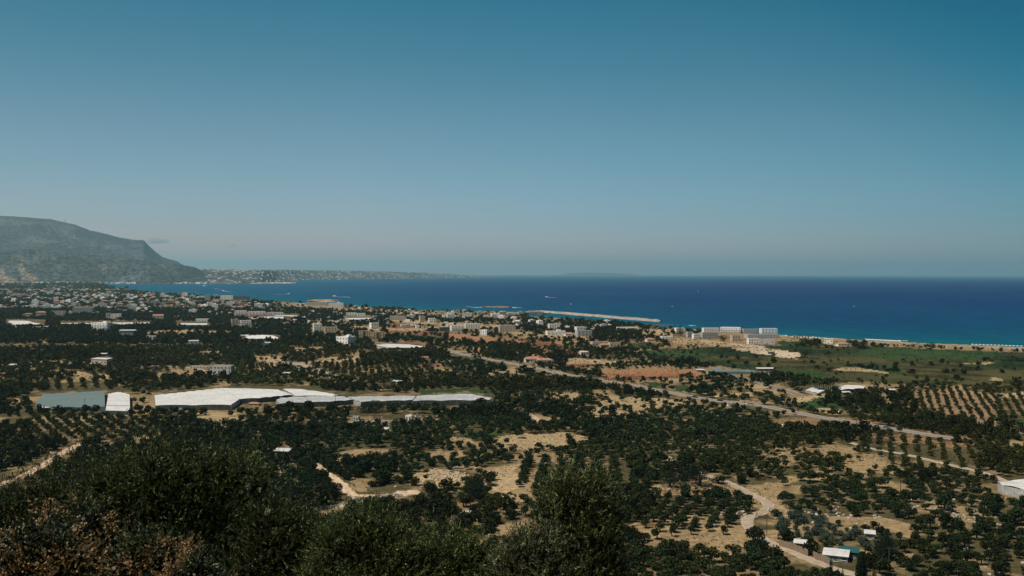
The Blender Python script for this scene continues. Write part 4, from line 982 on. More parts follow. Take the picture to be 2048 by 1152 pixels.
HS('house','red-roofed shed beside the end of the largest greenhouse','shed',497,520,803,812,-8,.5,1,M_BEIGE,'hip',2,excl=4)
HS('main_shed','large white-roofed shed with blue sheeting behind the board fence','shed',1644,1700,1101,1125,-22,.75,1,M_BLUEG,'mono',3,excl=6)
HS('green_shed','dark green metal-roofed shed behind the white-roofed shed','shed',1676,1718,1098,1117,-22,.6,1,M_DARK,'mono',2,excl=2)
bpy.data.objects['green_shed'].children[1].data.materials[0] = mat('green_metal_sheet', (.02, .09, .09), .5, .1, 1, .4)
HS('small_shed','small white-roofed shed against the board fence','shed',1588,1615,1087,1099,-22,.6,1,M_WOOD,'mono',1,excl=4)
HS('pergola_shed','small pale framed lean-to among the blue-green shrubs','shed',1729,1750,1068,1079,-18,.8,1,M_CONC,'mono',1,excl=4)
HS('ruin','low pale concrete ruin walls at the bottom edge','ruin',972,1024,1117,1132,-12,.5,1,M_CONC,'flat',3,excl=3)
HS('tarp_shelter','tiny grey tarpaulin shelter among the olives','shelter',922,941,1029,1038,-18,.6,1,M_WOOD,'mono',1,excl=3)
for o in list(C.objects):                  # plain names for the kinds
    b = o.name.split('.')[0]
    if b in ('main_shed', 'green_shed', 'small_shed', 'pergola_shed'): o.name = 'shed'
    if b == 'block': o.name = 'apartment_block'
EXCL_POLY += [[(-10,950),(90,912),(150,884),(175,884),(152,918),(60,975),(-10,1005)], [(640,930),(700,975),(840,972),(840,1000),(690,1025),(615,1035),(680,1000)], [(1635,1095),(1722,1092),(1722,1140),(1640,1140)], [(700,828),(870,828),(872,850),(700,852)]]

# ------------------------------------------------------------------ anonymous town houses
def town_mesh(i):
    r = random.Random(50 + i); W = r.uniform(11, 26); D = r.uniform(9, 14); n = r.choice([1, 2, 2, 3, 3, 4]); h = n * 3.1 + .4
    m = flat_shell(W, D, h); tiled = i % 5 == 0
    if tiled:
        m = MB().box(-W/2, W/2, -D/2, D/2, -.3, h - .4); x, y = W/2+.4, D/2+.4
        m.add([(-x,-y,h-.38),(x,-y,h-.38),(x,y,h-.38),(-x,y,h-.38),(-x+4,0,h+1.8),(x-4,0,h+1.8)],[(3,2,1,0),(0,1,5,4),(2,3,4,5),(1,2,5),(3,0,4)],2)
    else: m.box(-W*.1, W*.14, -D*.1, D*.25, h-.5, h+1.9)
    k = max(2, int(W / 3.4))
    for s in range(n):
        for j in range(k):
            x = -W/2 + W*(j+.5)/k; m.box(x-.75, x+.75, -D/2-.05, -D/2+.05, s*3.1+.8, s*3.1+2.4, 1)
            if n > 1 and s and i % 2: m.box(x-1.1, x+1.1, -D/2-1.2, -D/2-.06, s*3.1-.1, s*3.1+.75, 0)
        for sgn in (-1, 1):
            for y in (-D*.22, D*.22): m.box(sgn*W/2-.05, sgn*W/2+.05, y-.6, y+.6, s*3.1+.9, s*3.1+2.2, 1)
    return m, ('tiled' if tiled else 'beige' if i % 3 == 1 else 'grey' if i % 7 == 2 else 'white')
TOWN = []
for i in range(15):
    m, kind = town_mesh(i); wm = {'tiled': M_BEIGE, 'beige': M_BEIGE, 'grey': M_GREY, 'white': M_WHITE}[kind]
    TOWN.append((m.mesh('town_house', [wm, M_GLASS, M_TILE]), kind, m))
TL = {'tiled': 'small tile-roofed house', 'beige': 'small beige flat-roofed building', 'grey': 'small grey flat-roofed building', 'white': 'small white flat-roofed building'}
TZ = [((0, 130, 566, 590), 'at the foot of the mountain', 26), ((60, 215, 571, 592), 'where the town meets the bay', 34), ((0, 200, 590, 610), 'in the left half of the town', 50),
      ((200, 330, 589, 612), 'in the middle of the town', 46), ((330, 500, 593, 615), 'near the bay shore', 46), ((60, 330, 610, 630), 'at the inland edge of the town', 32),
      ((380, 560, 612, 630), 'scattered over the fields right of the town', 16), ((700, 1000, 620, 645), 'in the coastal fields', 16), ((885, 1050, 623, 640), 'by the harbour', 22), ((1060, 1230, 640, 665), 'among the harbour trees', 10)]
used = []
def clear(px, py, w=7):
    for ax, ay in used:
        if abs(px - ax) < w and abs(py - ay) < 1.6: return False
    for pl in EXCL_POLY:
        xs = [q[0] for q in pl]; ys = [q[1] for q in pl]
        if min(xs) - 2 < px < max(xs) + 2 and min(ys) - 2 < py < max(ys) + 2: return False
    return True
_cx = np.array([q[0] for q in COAST]); _cy = np.array([q[1] for q in COAST]); _o = np.argsort(_cx, kind='stable')
for (x0, x1, y0, y1), where, n in TZ:
    k = t = 0
    while k < n and t < n * 40:
        t += 1; px = random.uniform(x0, x1); py = random.uniform(y0, y1)
        if py < np.interp(px, _cx[_o], _cy[_o]) + 2.0 or not clear(px, py): continue
        used.append((px, py)); k += 1
        me, kind, _ = TOWN[random.randrange(15)]; p = P(px, py)
        o = bpy.data.objects.new('town_house', me); COL.objects.link(o); o.location = p
        o.rotation_euler = (0, 0, R(random.choice([12, 12, 18, -15, 5, 100]) + random.uniform(-5, 5))); s = random.uniform(.7, 1.2) * (1.05 if py < 600 else .85 if py < 620 else .68); o.scale = (s, s, s * random.uniform(.85, 1.1))
        tag(o, TL[kind] + ', ' + where, 'house', kind + ' houses ' + where)
        if py > 600: EXCL_POLY.append([(px - 4, py - 3), (px + 4, py - 3), (px + 4, py + 1.5), (px - 4, py + 1.5)])
def far_town():
    big = MB(); r = random.Random(4); mats = [M_WHITE, M_GLASS, M_TILE, M_BEIGE]
    fb = np.array(HEAD_BASE); fs = np.array(HEAD_SKY)
    def put(px, py, z, Y, s):
        c = at_dist(px, py, Y) if Y else P(px, py, z); W = r.uniform(9, 26) * s; D = 12 * s; h = r.uniform(5, 13) * s; a = r.uniform(-.4, .4); mi = r.choice([0, 0, 3]); ca, sa = math.cos(a), math.sin(a)
        vs = [(c.x + x * ca - y * sa, c.y + x * sa + y * ca, c.z + zz) for zz in (-14 * s, h) for x, y in ((-W/2, -D/2), (W/2, -D/2), (W/2, D/2), (-W/2, D/2))]
        big.add(vs, [(4,5,6,7),(0,1,5,4),(1,2,6,5),(2,3,7,6),(3,0,4,7)], mi)
    for _ in range(430):                        # on the headland
        px = r.uniform(400, 960); yb = np.interp(px, fb[:, 0], fb[:, 1]); ys = np.interp(px, fs[:, 0], fs[:, 1])
        t = r.random() ** (1.5 if r.random() < .7 else .8) * .92
        Yf = P(px, yb).y; Yr = Yf * 1.14; Y = Yf + (Yr - Yf) * t
        crest = at_dist(px, ys, Yr).z; z = crest * math.sin(t * math.pi / 2) ** 1.25
        d = (px - 1024) * _rt + (576 - ys) * _up + F * _fw
        X = (P(px, yb).x) + (at_dist(px, ys, Yr).x - P(px, yb).x) * t
        c = Vector((X, Y, z)); W = r.uniform(12, 34); D = 14; h = r.uniform(4, 11); mi = r.choice([0, 0, 3])
        vs = [(c.x + x, c.y + y, c.z + zz) for zz in (-14, h) for x, y in ((-W/2, -D/2), (W/2, -D/2), (W/2, D/2), (-W/2, D/2))]
        big.add(vs, [(4,5,6,7),(0,1,5,4),(1,2,6,5),(2,3,7,6),(3,0,4,7)], mi)
    for _ in range(190):                        # along the foot of the mountain
        px = r.uniform(0, 415); py = 567.5 - r.random() ** 2 * 3.5
        Yb = P(px, 567.5).y; put(px, py, 0, Yb * (1.0 + (567.5 - py) * .012) - 30, 1.0)
    for _ in range(1500):                        # fine grain of the town between the nearer houses
        px = r.uniform(0, 520); py = 566 + 52 * r.random() ** 1.3
        if py < np.interp(px, _cx[_o], _cy[_o]) + 1.5 or not clear(px, py, 2.2): continue
        used.append((px, py)); put(px, py, 0, 0, r.uniform(.3, .62))
    for _ in range(420):                        # farms and small houses thinning out towards the harbour
        px = r.uniform(240, 1040); yc = np.interp(px, _cx[_o], _cy[_o]); py = yc + 3 + 36 * r.random()
        if not clear(px, py, 2.5): continue
        used.append((px, py)); put(px, py, 0, 0, r.uniform(.28, .5))
    tag(big.build('distant_town', mats), 'far pale town spread along the headland and the foot of the mountain', 'town', kind='stuff')
far_town()

# ------------------------------------------------------------------ harbour, boats, rocks
def rubble(name, label, cat, pts, wid, ht, m=None, step=2.0, kind=None, seed=1):
    """bank of broken stone along a line"""
    ln = smooth_line(pts, 6); r = random.Random(seed); V = []; Fc = []; prof = [(-1, -.6), (-.75, .35), (-.4, .9), (0, 1), (.4, .92), (.75, .3), (1, -.6)]
    for i, q in enumerate(ln):
        t = (ln[min(i + 1, len(ln) - 1)] - ln[max(i - 1, 0)]).normalized(); n = Vector((-t.y, t.x, 0)); e = min(1, .35 + min(i, len(ln) - 1 - i) * .25)
        for a, b in prof: V.append(q + n * wid * a * r.uniform(.8, 1.15) * e + Vector((0, 0, ht * b * r.uniform(.7, 1.2) * e)))
    k = len(prof)
    for i in range(len(ln) - 1):
        for j in range(k - 1): Fc.append((i*k+j, i*k+j+1, (i+1)*k+j+1, (i+1)*k+j))
    c = sum(V, Vector()) / len(V); c.z = 0
    mb = MB(); mb.add([v - c for v in V], Fc); o = mb.build(name, m or M_STONE); o.location = c; tag(o, label, cat, kind=kind); return o
rubble('breakwater', 'long pale stone breakwater reaching right from the harbour', 'breakwater', [(1048,625),(1080,624),(1110,625.5),(1150,629),(1200,633),(1260,638),(1300,641),(1322,643)], 9, 3.4, mat('pale_breakwater', (.30, .25, .205), .95, .25, .08), seed=2)
rubble('rock_reef', 'dark rocks at the landward start of the breakwater', 'rocks', [(1056,628),(1066,627.3),(1076,627),(1088,628)], 14, 4, mat('dark_rock', (.07, .06, .05), .9, .3, .3), seed=3)
rubble('rock_reef', 'flat rock spit inside the harbour mouth', 'rocks', [(1290,650.5),(1310,650),(1330,650.5),(1350,651.5)], 8, 1.2, MATS['dark_rock'], seed=4)
rubble('rock_reef', 'low brown reef awash offshore with surf around it', 'rocks', [(968,614.5),(985,614),(1004,614.2),(1020,614.8)], 22, 2.2, mat('brown_rock', (.20, .13, .09), .95, .3, .2), seed=5)
rubble('rock_islet', 'orange-brown flat islet off the hotel point', 'rocks', [(622,602),(640,600.8),(655,600.8),(668,601.5)], 30, 3, mat('orange_rock', (.38, .20, .11), .95, .2, .1), seed=6)
M_FOAM = mat('foam', (.62, .66, .66), .8, .2, .05)
def foam(pts, w, name='surf', z=-.93):
    ln = smooth_line(pts, 8); mb = MB(); r = random.Random(len(pts) * 7 + int(pts[0][0]))
    for i in range(len(ln) - 1):
        if r.random() < .22: continue
        t = (ln[i + 1] - ln[i]).normalized(); n = Vector((-t.y, t.x, 0)); a = w * r.uniform(.4, 1.3); b = w * r.uniform(.4, 1.3)
        mb.add([(v.x, v.y, z) for v in (ln[i] - n * a, ln[i + 1] - n * a, ln[i + 1] + n * b, ln[i] + n * b)], [(0, 1, 2, 3)])
    return tag(mb.build(name, M_FOAM), kind='structure')
foam([(945,614.3),(965,613.6),(990,613),(1010,613.6),(1040,615)], 14); foam([(932,612.6),(944,612.8)], 9); foam([(1755,681.2),(1780,681.6),(1810,682.8)], 3); foam([(1797,679.5),(1815,680)], 4)
foam([(1940,690),(1980,691.5),(2020,693),(2060,694.5)], 3); foam([(1645,674.5),(1690,677),(1740,680)], 2.5)
foam([(640,602.4),(672,603)], 20); foam([(575,604.5),(600,606)], 10); foam([(1378,650),(1392,650)], 8)
def boat(px, py, L, yaw, label, wake=None, sail=False):
    L = L * .45
    e = empty('sailboat' if sail else 'motorboat', P(px, py, -1), R(yaw)); tag(e, label, 'boat')
    w = L * .16; m = MB()
    m.add([(-L/2,-w,.2),(L*.2,-w,.2),(L/2,0,.3),(L*.2,w,.2),(-L/2,w,.2),(-L/2,-w,L*.13),(L*.2,-w,L*.14),(L/2,0,L*.17),(L*.2,w,L*.14),(-L/2,w,L*.13)],
          [(4,3,2,1,0),(5,6,7,8,9),(0,1,6,5),(1,2,7,6),(2,3,8,7),(3,4,9,8),(4,0,5,9)]).build('hull', M_WHITE, e)
    MB().box(-L*.2, L*.1, -w*.7, w*.7, L*.135, L*.26).build('cabin', M_WHITE, e)
    if sail:
        MB().tube((0,0,L*.14),(0,0,L*1.3),.15).build('mast', M_METAL, e); MB().add([(0,.05,L*.25),(-L*.45,.05,L*.25),(0,.05,L*1.25),(0,-.05,L*.25),(-L*.45,-.05,L*.25),(0,-.05,L*1.25)],[(0,1,2),(5,4,3),(0,3,4,1),(1,4,5,2),(2,5,3,0)]).build('sail', M_WHITE, e)
    if wake: foam(wake, 3 + L * .2, 'wake', -.92)
boat(1093,594,26,178,'small white speedboat with a foaming wake in the open bay right of centre',[(1094,594),(1102,594.3),(1112,594.8)])
boat(409,572.3,70,5,'largest white boat in the far left part of the bay')
boat(432,578,30,0,'small pale boat below the largest white boat in the bay',[(434,577.8),(442,578.2)])
boat(447,582,36,170,'speedboat trailing a long wake near the left bay shore',[(449,582),(460,583),(472,583)])
boat(578,588,34,0,'speedboat with a pale wake stretching left, left of centre',[(546,588.5),(560,588.4),(576,588.2)])
boat(669,592.6,34,180,'speedboat with a thin long wake above the hotel point',[(671,592.8),(685,593.2),(700,594)])
boat(1396,584,22,60,'tiny lone sailboat far out on the open sea',None,True)
boat(1345,613.5,14,10,'small pale boat halfway out above the breakwater end')
boat(1142,608.5,16,0,'small pale boat out beyond the breakwater')
boat(1708,613,12,0,'tiny boat far out above the sandy beach')
boat(459,568,60,0,'pale ferry close under the far shore')

# ------------------------------------------------------------------ antennas, poles, walls, fence
def antenna(px, py, hpx, Y, label):
    b = at_dist(px, py + 1.0, Y); h = hpx * Y / F; e = empty('antenna_mast', b); tag(e, label, 'antenna')
    MB().tube((0,0,-10),(0,0,h),5,1.6,4).build('mast', M_METAL, e)
    MB().box(-7,7,-3,3,h*.55,h*.62).build('platform', M_METAL, e)
Ym = P(130, 562).y * 1.30
antenna(130, 446, 9.5, Ym, 'tallest antenna mast on the mountain ridge'); antenna(143, 448.5, 4, Ym, 'short antenna mast on the mountain ridge, right of the tallest')
def pole_mesh(h):
    return MB().tube((0,0,-.5),(0,0,h),.17,.11,7).mesh('pole', mat('pole_wood', (.06, .05, .04), .9, .2, 2)), MB().box(-1.1,1.1,-.06,.06,h-.5,h-.36).box(-.9,-.8,-.05,.05,h-.36,h-.15).box(.8,.9,-.05,.05,h-.36,h-.15).box(-.05,.05,.07,.17,h-.36,h+.1).mesh('crossarm', MATS['pole_wood'])
PM = pole_mesh(9.0)
for px, y0, y1, lab in ((1862,959,1001,'tallest dark pole in the olive terraces below the farm lane'),(1801,959,987,'thin dark pole left of the tallest one in the olive terraces'),(1678,1009,1031,'short dark pole beside the tan clearing above the blue-green shrubs'),
        (1546.5,1092,1141,'dark pole at the lane below the board fence'),(1778,1094,1142,'dark pole right of the fenced sheds'),(1533.5,1028,1070,'dark pole at the bend of the lane'),(1373,1076,1098,'dark pole in the olive grove left of the lane'),
        (671,787,822,'dark pole in front of the greenhouse row'),(871.5,763,788,'dark pole behind the right end of the greenhouse row'),(976.5,744,766,'dark pole in the grove above the greenhouse row end'),(169,797,814,'dark pole beside the grey-green greenhouse'),
        (180,751,760,'short pole on the pale strip above the greenhouses'),(1217,753,767,'pole beside the main road before the orange field'),(1257,734,751,'pole standing in the orange field'),(1110,740,756,'pole beside the main road left part'),
        (1067,720,741,'left pole of the pair near the orange-tiled farmhouse'),(1039,717,735,'pole by the road left of the farmhouse'),(1598,832,852,'left pole of the pair in the brown field'),(1603,834,854,'right pole of the pair in the brown field'),
        (1476,735,757,'pole beside the green net tunnel'),(1151,708,728,'pole below the small white house'),(1668,758,775,'pole left of the wavy-roofed greenhouse'),(1562,768,788,'pole above the pale field right of the side road')):
    b = P(px, y1); h = (y1 - y0) * b.y / F; e = empty('utility_pole', b, random.uniform(-.6, .6)); tag(e, lab, 'pole')
    for nm, me in zip(('pole', 'crossarm'), PM):
        o = bpy.data.objects.new(nm, me); COL.objects.link(o); o.parent = e; o.scale = (1, 1, h / 9)
def board_fence(label, pts, ht=2.2):
    w = [P(x, y) for x, y in pts]; e = empty('board_fence', w[0]); tag(e, label, 'fence'); mb = MB(); r = random.Random(3)
    for a, b in zip(w, w[1:]):
        L = (b - a).length; t = (b - a) / L; n = Vector((-t.y, t.x, 0)); q = 0
        while q < L:
            p = a - w[0] + t * q; ww = r.uniform(.9, 1.3); hh = ht * r.uniform(.93, 1.05); p2 = p + t * (min(ww, L - q) - .04)
            mb.add([p, p2, p2 + n * .05, p + n * .05] + [v + Vector((0, 0, hh)) for v in (p, p2, p2 + n * .05, p + n * .05)], [(3,2,1,0),(4,5,6,7),(0,1,5,4),(1,2,6,5),(2,3,7,6),(3,0,4,7)]); q += ww
        q = 0
        while q <= L: p = a - w[0] + t * q + n * .12; MB().box(p.x-.06,p.x+.06,p.y-.06,p.y+.06,-.2,ht+.1).build('post', M_WOOD, e); q += 3
    mb.build('boards', M_WOOD, e)
board_fence('weathered board fence along the lane, left section', [(1558,1092),(1588,1101),(1616,1113)])
board_fence('weathered board fence along the lane, right section in front of the white-roofed shed', [(1626,1116),(1642,1122),(1659,1129)])
def post_fence(label, pts, sp=3.0, ht=1.3):
    ln = [P(x, y) for x, y in pts]; e = empty('wire_fence', ln[0]); tag(e, label, 'fence'); n = 0
    for a, b in zip(ln, ln[1:]):
        L = (b - a).length; q = 0; wm = MB()
        while q < L and n < 90: p = a + (b - a) * (q / L) - ln[0]; MB().tube(p - Vector((0,0,.2)), p + Vector((0,0,ht)), .07, n=5).build('post', M_WOOD, e); q += sp; n += 1
        for z in (.4, .8, 1.2): wm.tube(a - ln[0] + Vector((0,0,z)), b - ln[0] + Vector((0,0,z)), .015, n=3)
        wm.build('wire', M_METAL, e)
post_fence('post and wire fence along the lane above the bend', [(1434,961),(1460,973),(1480,983),(1497,992)])
post_fence('post and wire fence round the brown fallow plot', [(1300,976),(1345,974),(1390,972),(1432,970)])
post_fence('rough post fence on the inner side of the lane bend', [(1532,1023),(1514,1032),(1508,1045),(1518,1062),(1540,1079)], 2.0, 1.6)
def stone_wall(label, pts, w=.6, ht=1.2, m=None, name='stone_wall'): return rubble(name, label, 'stone wall', pts, w, ht, m, seed=int(pts[0][0]))
stone_wall('dry stone wall below the dirt path in the central clearing', [(694,1010),(712,1003),(740,999),(775,995),(806,993)], 1.0, 1.5)
stone_wall('pale low retaining wall of the terrace with the two huts', [(700,846),(740,846),(780,845.5),(830,844),(865,843)], .7, 1.6, mat('pinkish_rubble', (.42, .32, .27), .95, .3, .5))
stone_wall('low white wall beside the west road', [(240,733),(272,733),(300,733.5)], .4, 1.0, M_WHITE)
stone_wall('low pale wall beside the farm at the greenhouses', [(512,811),(525,810),(540,809)], .4, 1.4, M_BEIGE)
def rocks(label, spots, m=None):
    mb = MB(); r = random.Random(int(spots[0][0]))
    c0 = P(spots[0][0], spots[0][1])
    for x, y, n, sp in spots:
        c = P(x, y)
        for _ in range(n):
            p = c + Vector((r.gauss(0, sp), r.gauss(0, sp * 1.6), 0)) - c0; s = r.uniform(.25, .8)
            vs = [(p.x + s * math.cos(a) * r.uniform(.7, 1.2), p.y + s * math.sin(a) * r.uniform(.7, 1.2), z) for z, k in ((-.1, 1), (s * .6, .7)) for a in (0, 1.3, 2.5, 3.8, 5)]
            mb.add(vs, [(0,1,6,5),(1,2,7,6),(2,3,8,7),(3,4,9,8),(4,0,5,9),(5,6,7,8,9)])
    o = mb.build('rubble', m or mat('pale_stone', (.48, .42, .36), .95, .25, 1)); o.location = c0; tag(o, label, 'rubble', kind='stuff')
rocks('scattered pale stones over the clearings of the plain', [(520,940,60,9),(540,952,50,7),(555,935,40,6),(700,1020,60,6),(720,1008,50,4),(900,960,60,12),(880,950,40,8),(940,955,40,8),(112,905,8,1.5),(172,892,10,2),(250,905,30,4),(60,957,6,1.5),(1480,1030,25,3),(700,848,50,8),(750,848,60,10),(850,838,60,8),(890,843,40,5),(1610,1020,25,6),(1880,1020,40,8),(1920,1030,40,8),(760,872,40,6),(905,1038,12,3),(1000,1090,14,5),(1700,1035,25,6),(1930,1100,25,6),(1560,912,20,4)])

# ------------------------------------------------------------------ cars
def car_parts():
    b = MB().add([(-2.1,-.85,.35),(2.1,-.85,.35),(2.1,.85,.35),(-2.1,.85,.35),(-2.15,-.85,.85),(2.15,-.85,.8),(2.15,.85,.8),(-2.15,.85,.85)],[(3,2,1,0),(4,5,6,7),(0,1,5,4),(1,2,6,5),(2,3,7,6),(3,0,4,7)])
    g = MB().add([(-1.6,-.78,.855),(1.2,-.78,.855),(1.2,.78,.855),(-1.6,.78,.855),(-1.2,-.65,1.4),(.5,-.65,1.4),(.5,.65,1.4),(-1.2,.65,1.4)],[(0,1,5,4),(1,2,6,5),(2,3,7,6),(3,0,4,7)])
    rf = MB().box(-1.2,.5,-.65,.65,1.402,1.46); wh = MB().tube((0,-.1,0),(0,.1,0),.33,n=10)
    return b, g, rf, wh
CB, CG, CR, CWH = car_parts(); CME = {}
def car(px, py, yaw, colr, label):
    if colr not in CME:
        pm = mat('car_paint_' + colr, {'blue': (.10,.16,.28), 'black': (.02,.02,.022), 'white': (.7,.7,.7), 'silver': (.35,.36,.38), 'red': (.3,.03,.02)}[colr], .3, .03, 1, .5)
        CME[colr] = [('body', CB.mesh('body', pm)), ('windows', CG.mesh('windows', M_GLASS)), ('roof', CR.mesh('roof', pm))]
        if 'w' not in CME: CME['w'] = CWH.mesh('wheel', mat('tyre', (.015,.015,.015), .8))
    e = empty('parked_car' if 'parked' in label else 'car', P(px, py, .07), R(yaw)); tag(e, label, 'car')
    for nm, me in CME[colr]: o = bpy.data.objects.new(nm, me); COL.objects.link(o); o.parent = e
    for x in (-1.3, 1.3):
        for y in (-.8, .8): o = bpy.data.objects.new('wheel', CME['w']); COL.objects.link(o); o.parent = e; o.location = (x, y, .33)
for a in ((1773,857,-42,'blue','blue car driving on the road right of the brown field'),(1330,783.5,-50,'black','black car on the main road, leftmost of the dark cars'),(1390,795,-48,'black','black car on the main road behind a dark tree'),
          (1440,802,-47,'black','dark car on the main road at its right end'),(1494,809,-40,'white','white car parked where the main road leaves the groves'),(1502,810,-40,'silver','silver car parked next to the white car'),
          (582,725,-30,'blue','blue parked car at the top of the parking area'),(600,733,-30,'red','dark red parked car in the parking area'),(617,737,-30,'black','black parked car at the lower end of the parking area'),(560,727,-10,'white','white parked car left in the parking area'),
          (140,721,5,'white','white parked car beside the west road'),(1100,741,-52,'silver','silver car on the main road near the farmhouse'),(1420,680,5,'silver','silver parked car below the hotel complex'),(1040,664,10,'white','white parked car behind the tan field')): car(*a)

# ------------------------------------------------------------------ beach things
M_CANVAS = mat('white_canvas', (.75, .73, .7), .8, .05, 1)
def umbrella_me():
    m = MB(); n = 8; m.add([(0,0,2.5)] + [(1.5*math.cos(6.283*i/n),1.5*math.sin(6.283*i/n),2.0) for i in range(n)] + [(0,0,2.42)], [(0,i+1,(i+1)%n+1) for i in range(n)] + [(n+1,(i+1)%n+1,i+1) for i in range(n)])
    return m.mesh('canopy', M_CANVAS), MB().tube((0,0,-.2),(0,0,2.42),.04,n=5).mesh('pole', M_METAL)
UM = umbrella_me()
def umbrella(px, py, lab, grp):
    e = empty('beach_umbrella', P(px, py), 0, 1.3); tag(e, lab, 'beach umbrella', grp)
    for nm, me in zip(('canopy', 'pole'), UM): o = bpy.data.objects.new(nm, me); COL.objects.link(o); o.parent = e
for i in range(22): umbrella(1732 + i * 3.2, 682.2 + i * .16 + (i % 2) * .9, 'white umbrella in the beach row right of the dark round trees', 'umbrellas of the beach row')
for i in range(14): umbrella(1945 + i * 7.5, 692.8 + i * .28, 'white umbrella spread along the beach towards the right edge', 'umbrellas towards the right edge')
for i in range(12): umbrella(1572 + i * 6, 674.5 + i * .35 + (i % 3), 'white umbrella on the beach right of the hotels', 'umbrellas right of the hotels')
def pergola(px0, px1, py, lab):
    a = P(px0, py); b = P(px1, py); W = (b - a).length; e = empty('pergola', (a + b) / 2); tag(e, lab, 'pergola')
    for x in (-W/2+.2, 0, W/2-.2):
        for y in (0, 6): MB().box(x-.15,x+.15,y-.15,y+.15,-.2,3.2).build('post', M_WOOD, e)
    MB().box(-W/2,W/2,-.5,6.5,3.2,3.45).build('roof', M_WOOD, e)
for i, (a, b, y) in enumerate(((1352,1366,686),(1370,1382,687),(1384,1395,689),(1397,1410,691))): pergola(a, b, y, ['leftmost', 'second', 'third', 'rightmost'][i] + ' of the four wooden pergolas below the hotel complex')
def dome(px, py, w, lab):
    c = P(px, py); r_ = w * c.y / F / 2; m = MB(); n = 14; V = []; k = 5
    for j in range(k + 1):
        t = j / k * math.pi / 2
        for i in range(n): V.append((r_*math.cos(t)*math.cos(6.283*i/n), r_*.8*math.cos(t)*math.sin(6.283*i/n), r_*.45*math.sin(t)))
    m.add(V, [(j*n+i, j*n+(i+1)%n, (j+1)*n+(i+1)%n, (j+1)*n+i) for j in range(k) for i in range(n)]); o = m.build('covered_heap', M_CANVAS); o.location = c; tag(o, lab, 'covered heap')
dome(1675, 824.5, 16, 'round white covered heap beside the pale yard'); dome(1450, 811.5, 17, 'white covered mound beside the main road'); dome(626, 763, 10, 'small white mound in the groves above the greenhouses')
EXCL_POLY += [[(1660,818),(1690,818),(1690,832),(1660,832)], [(1436,806),(1462,806),(1462,818),(1436,818)], [(1340,670),(1600,668),(1600,692),(1500,697),(1340,692)], [(1640,674),(1700,676),(1700,696),(1640,694)], [(1430,957),(1500,980),(1560,1020),(1545,1095),(1490,1050),(1520,1010)], [(1540,1090),(1665,1125),(1720,1152),(1600,1152),(1530,1100)]]

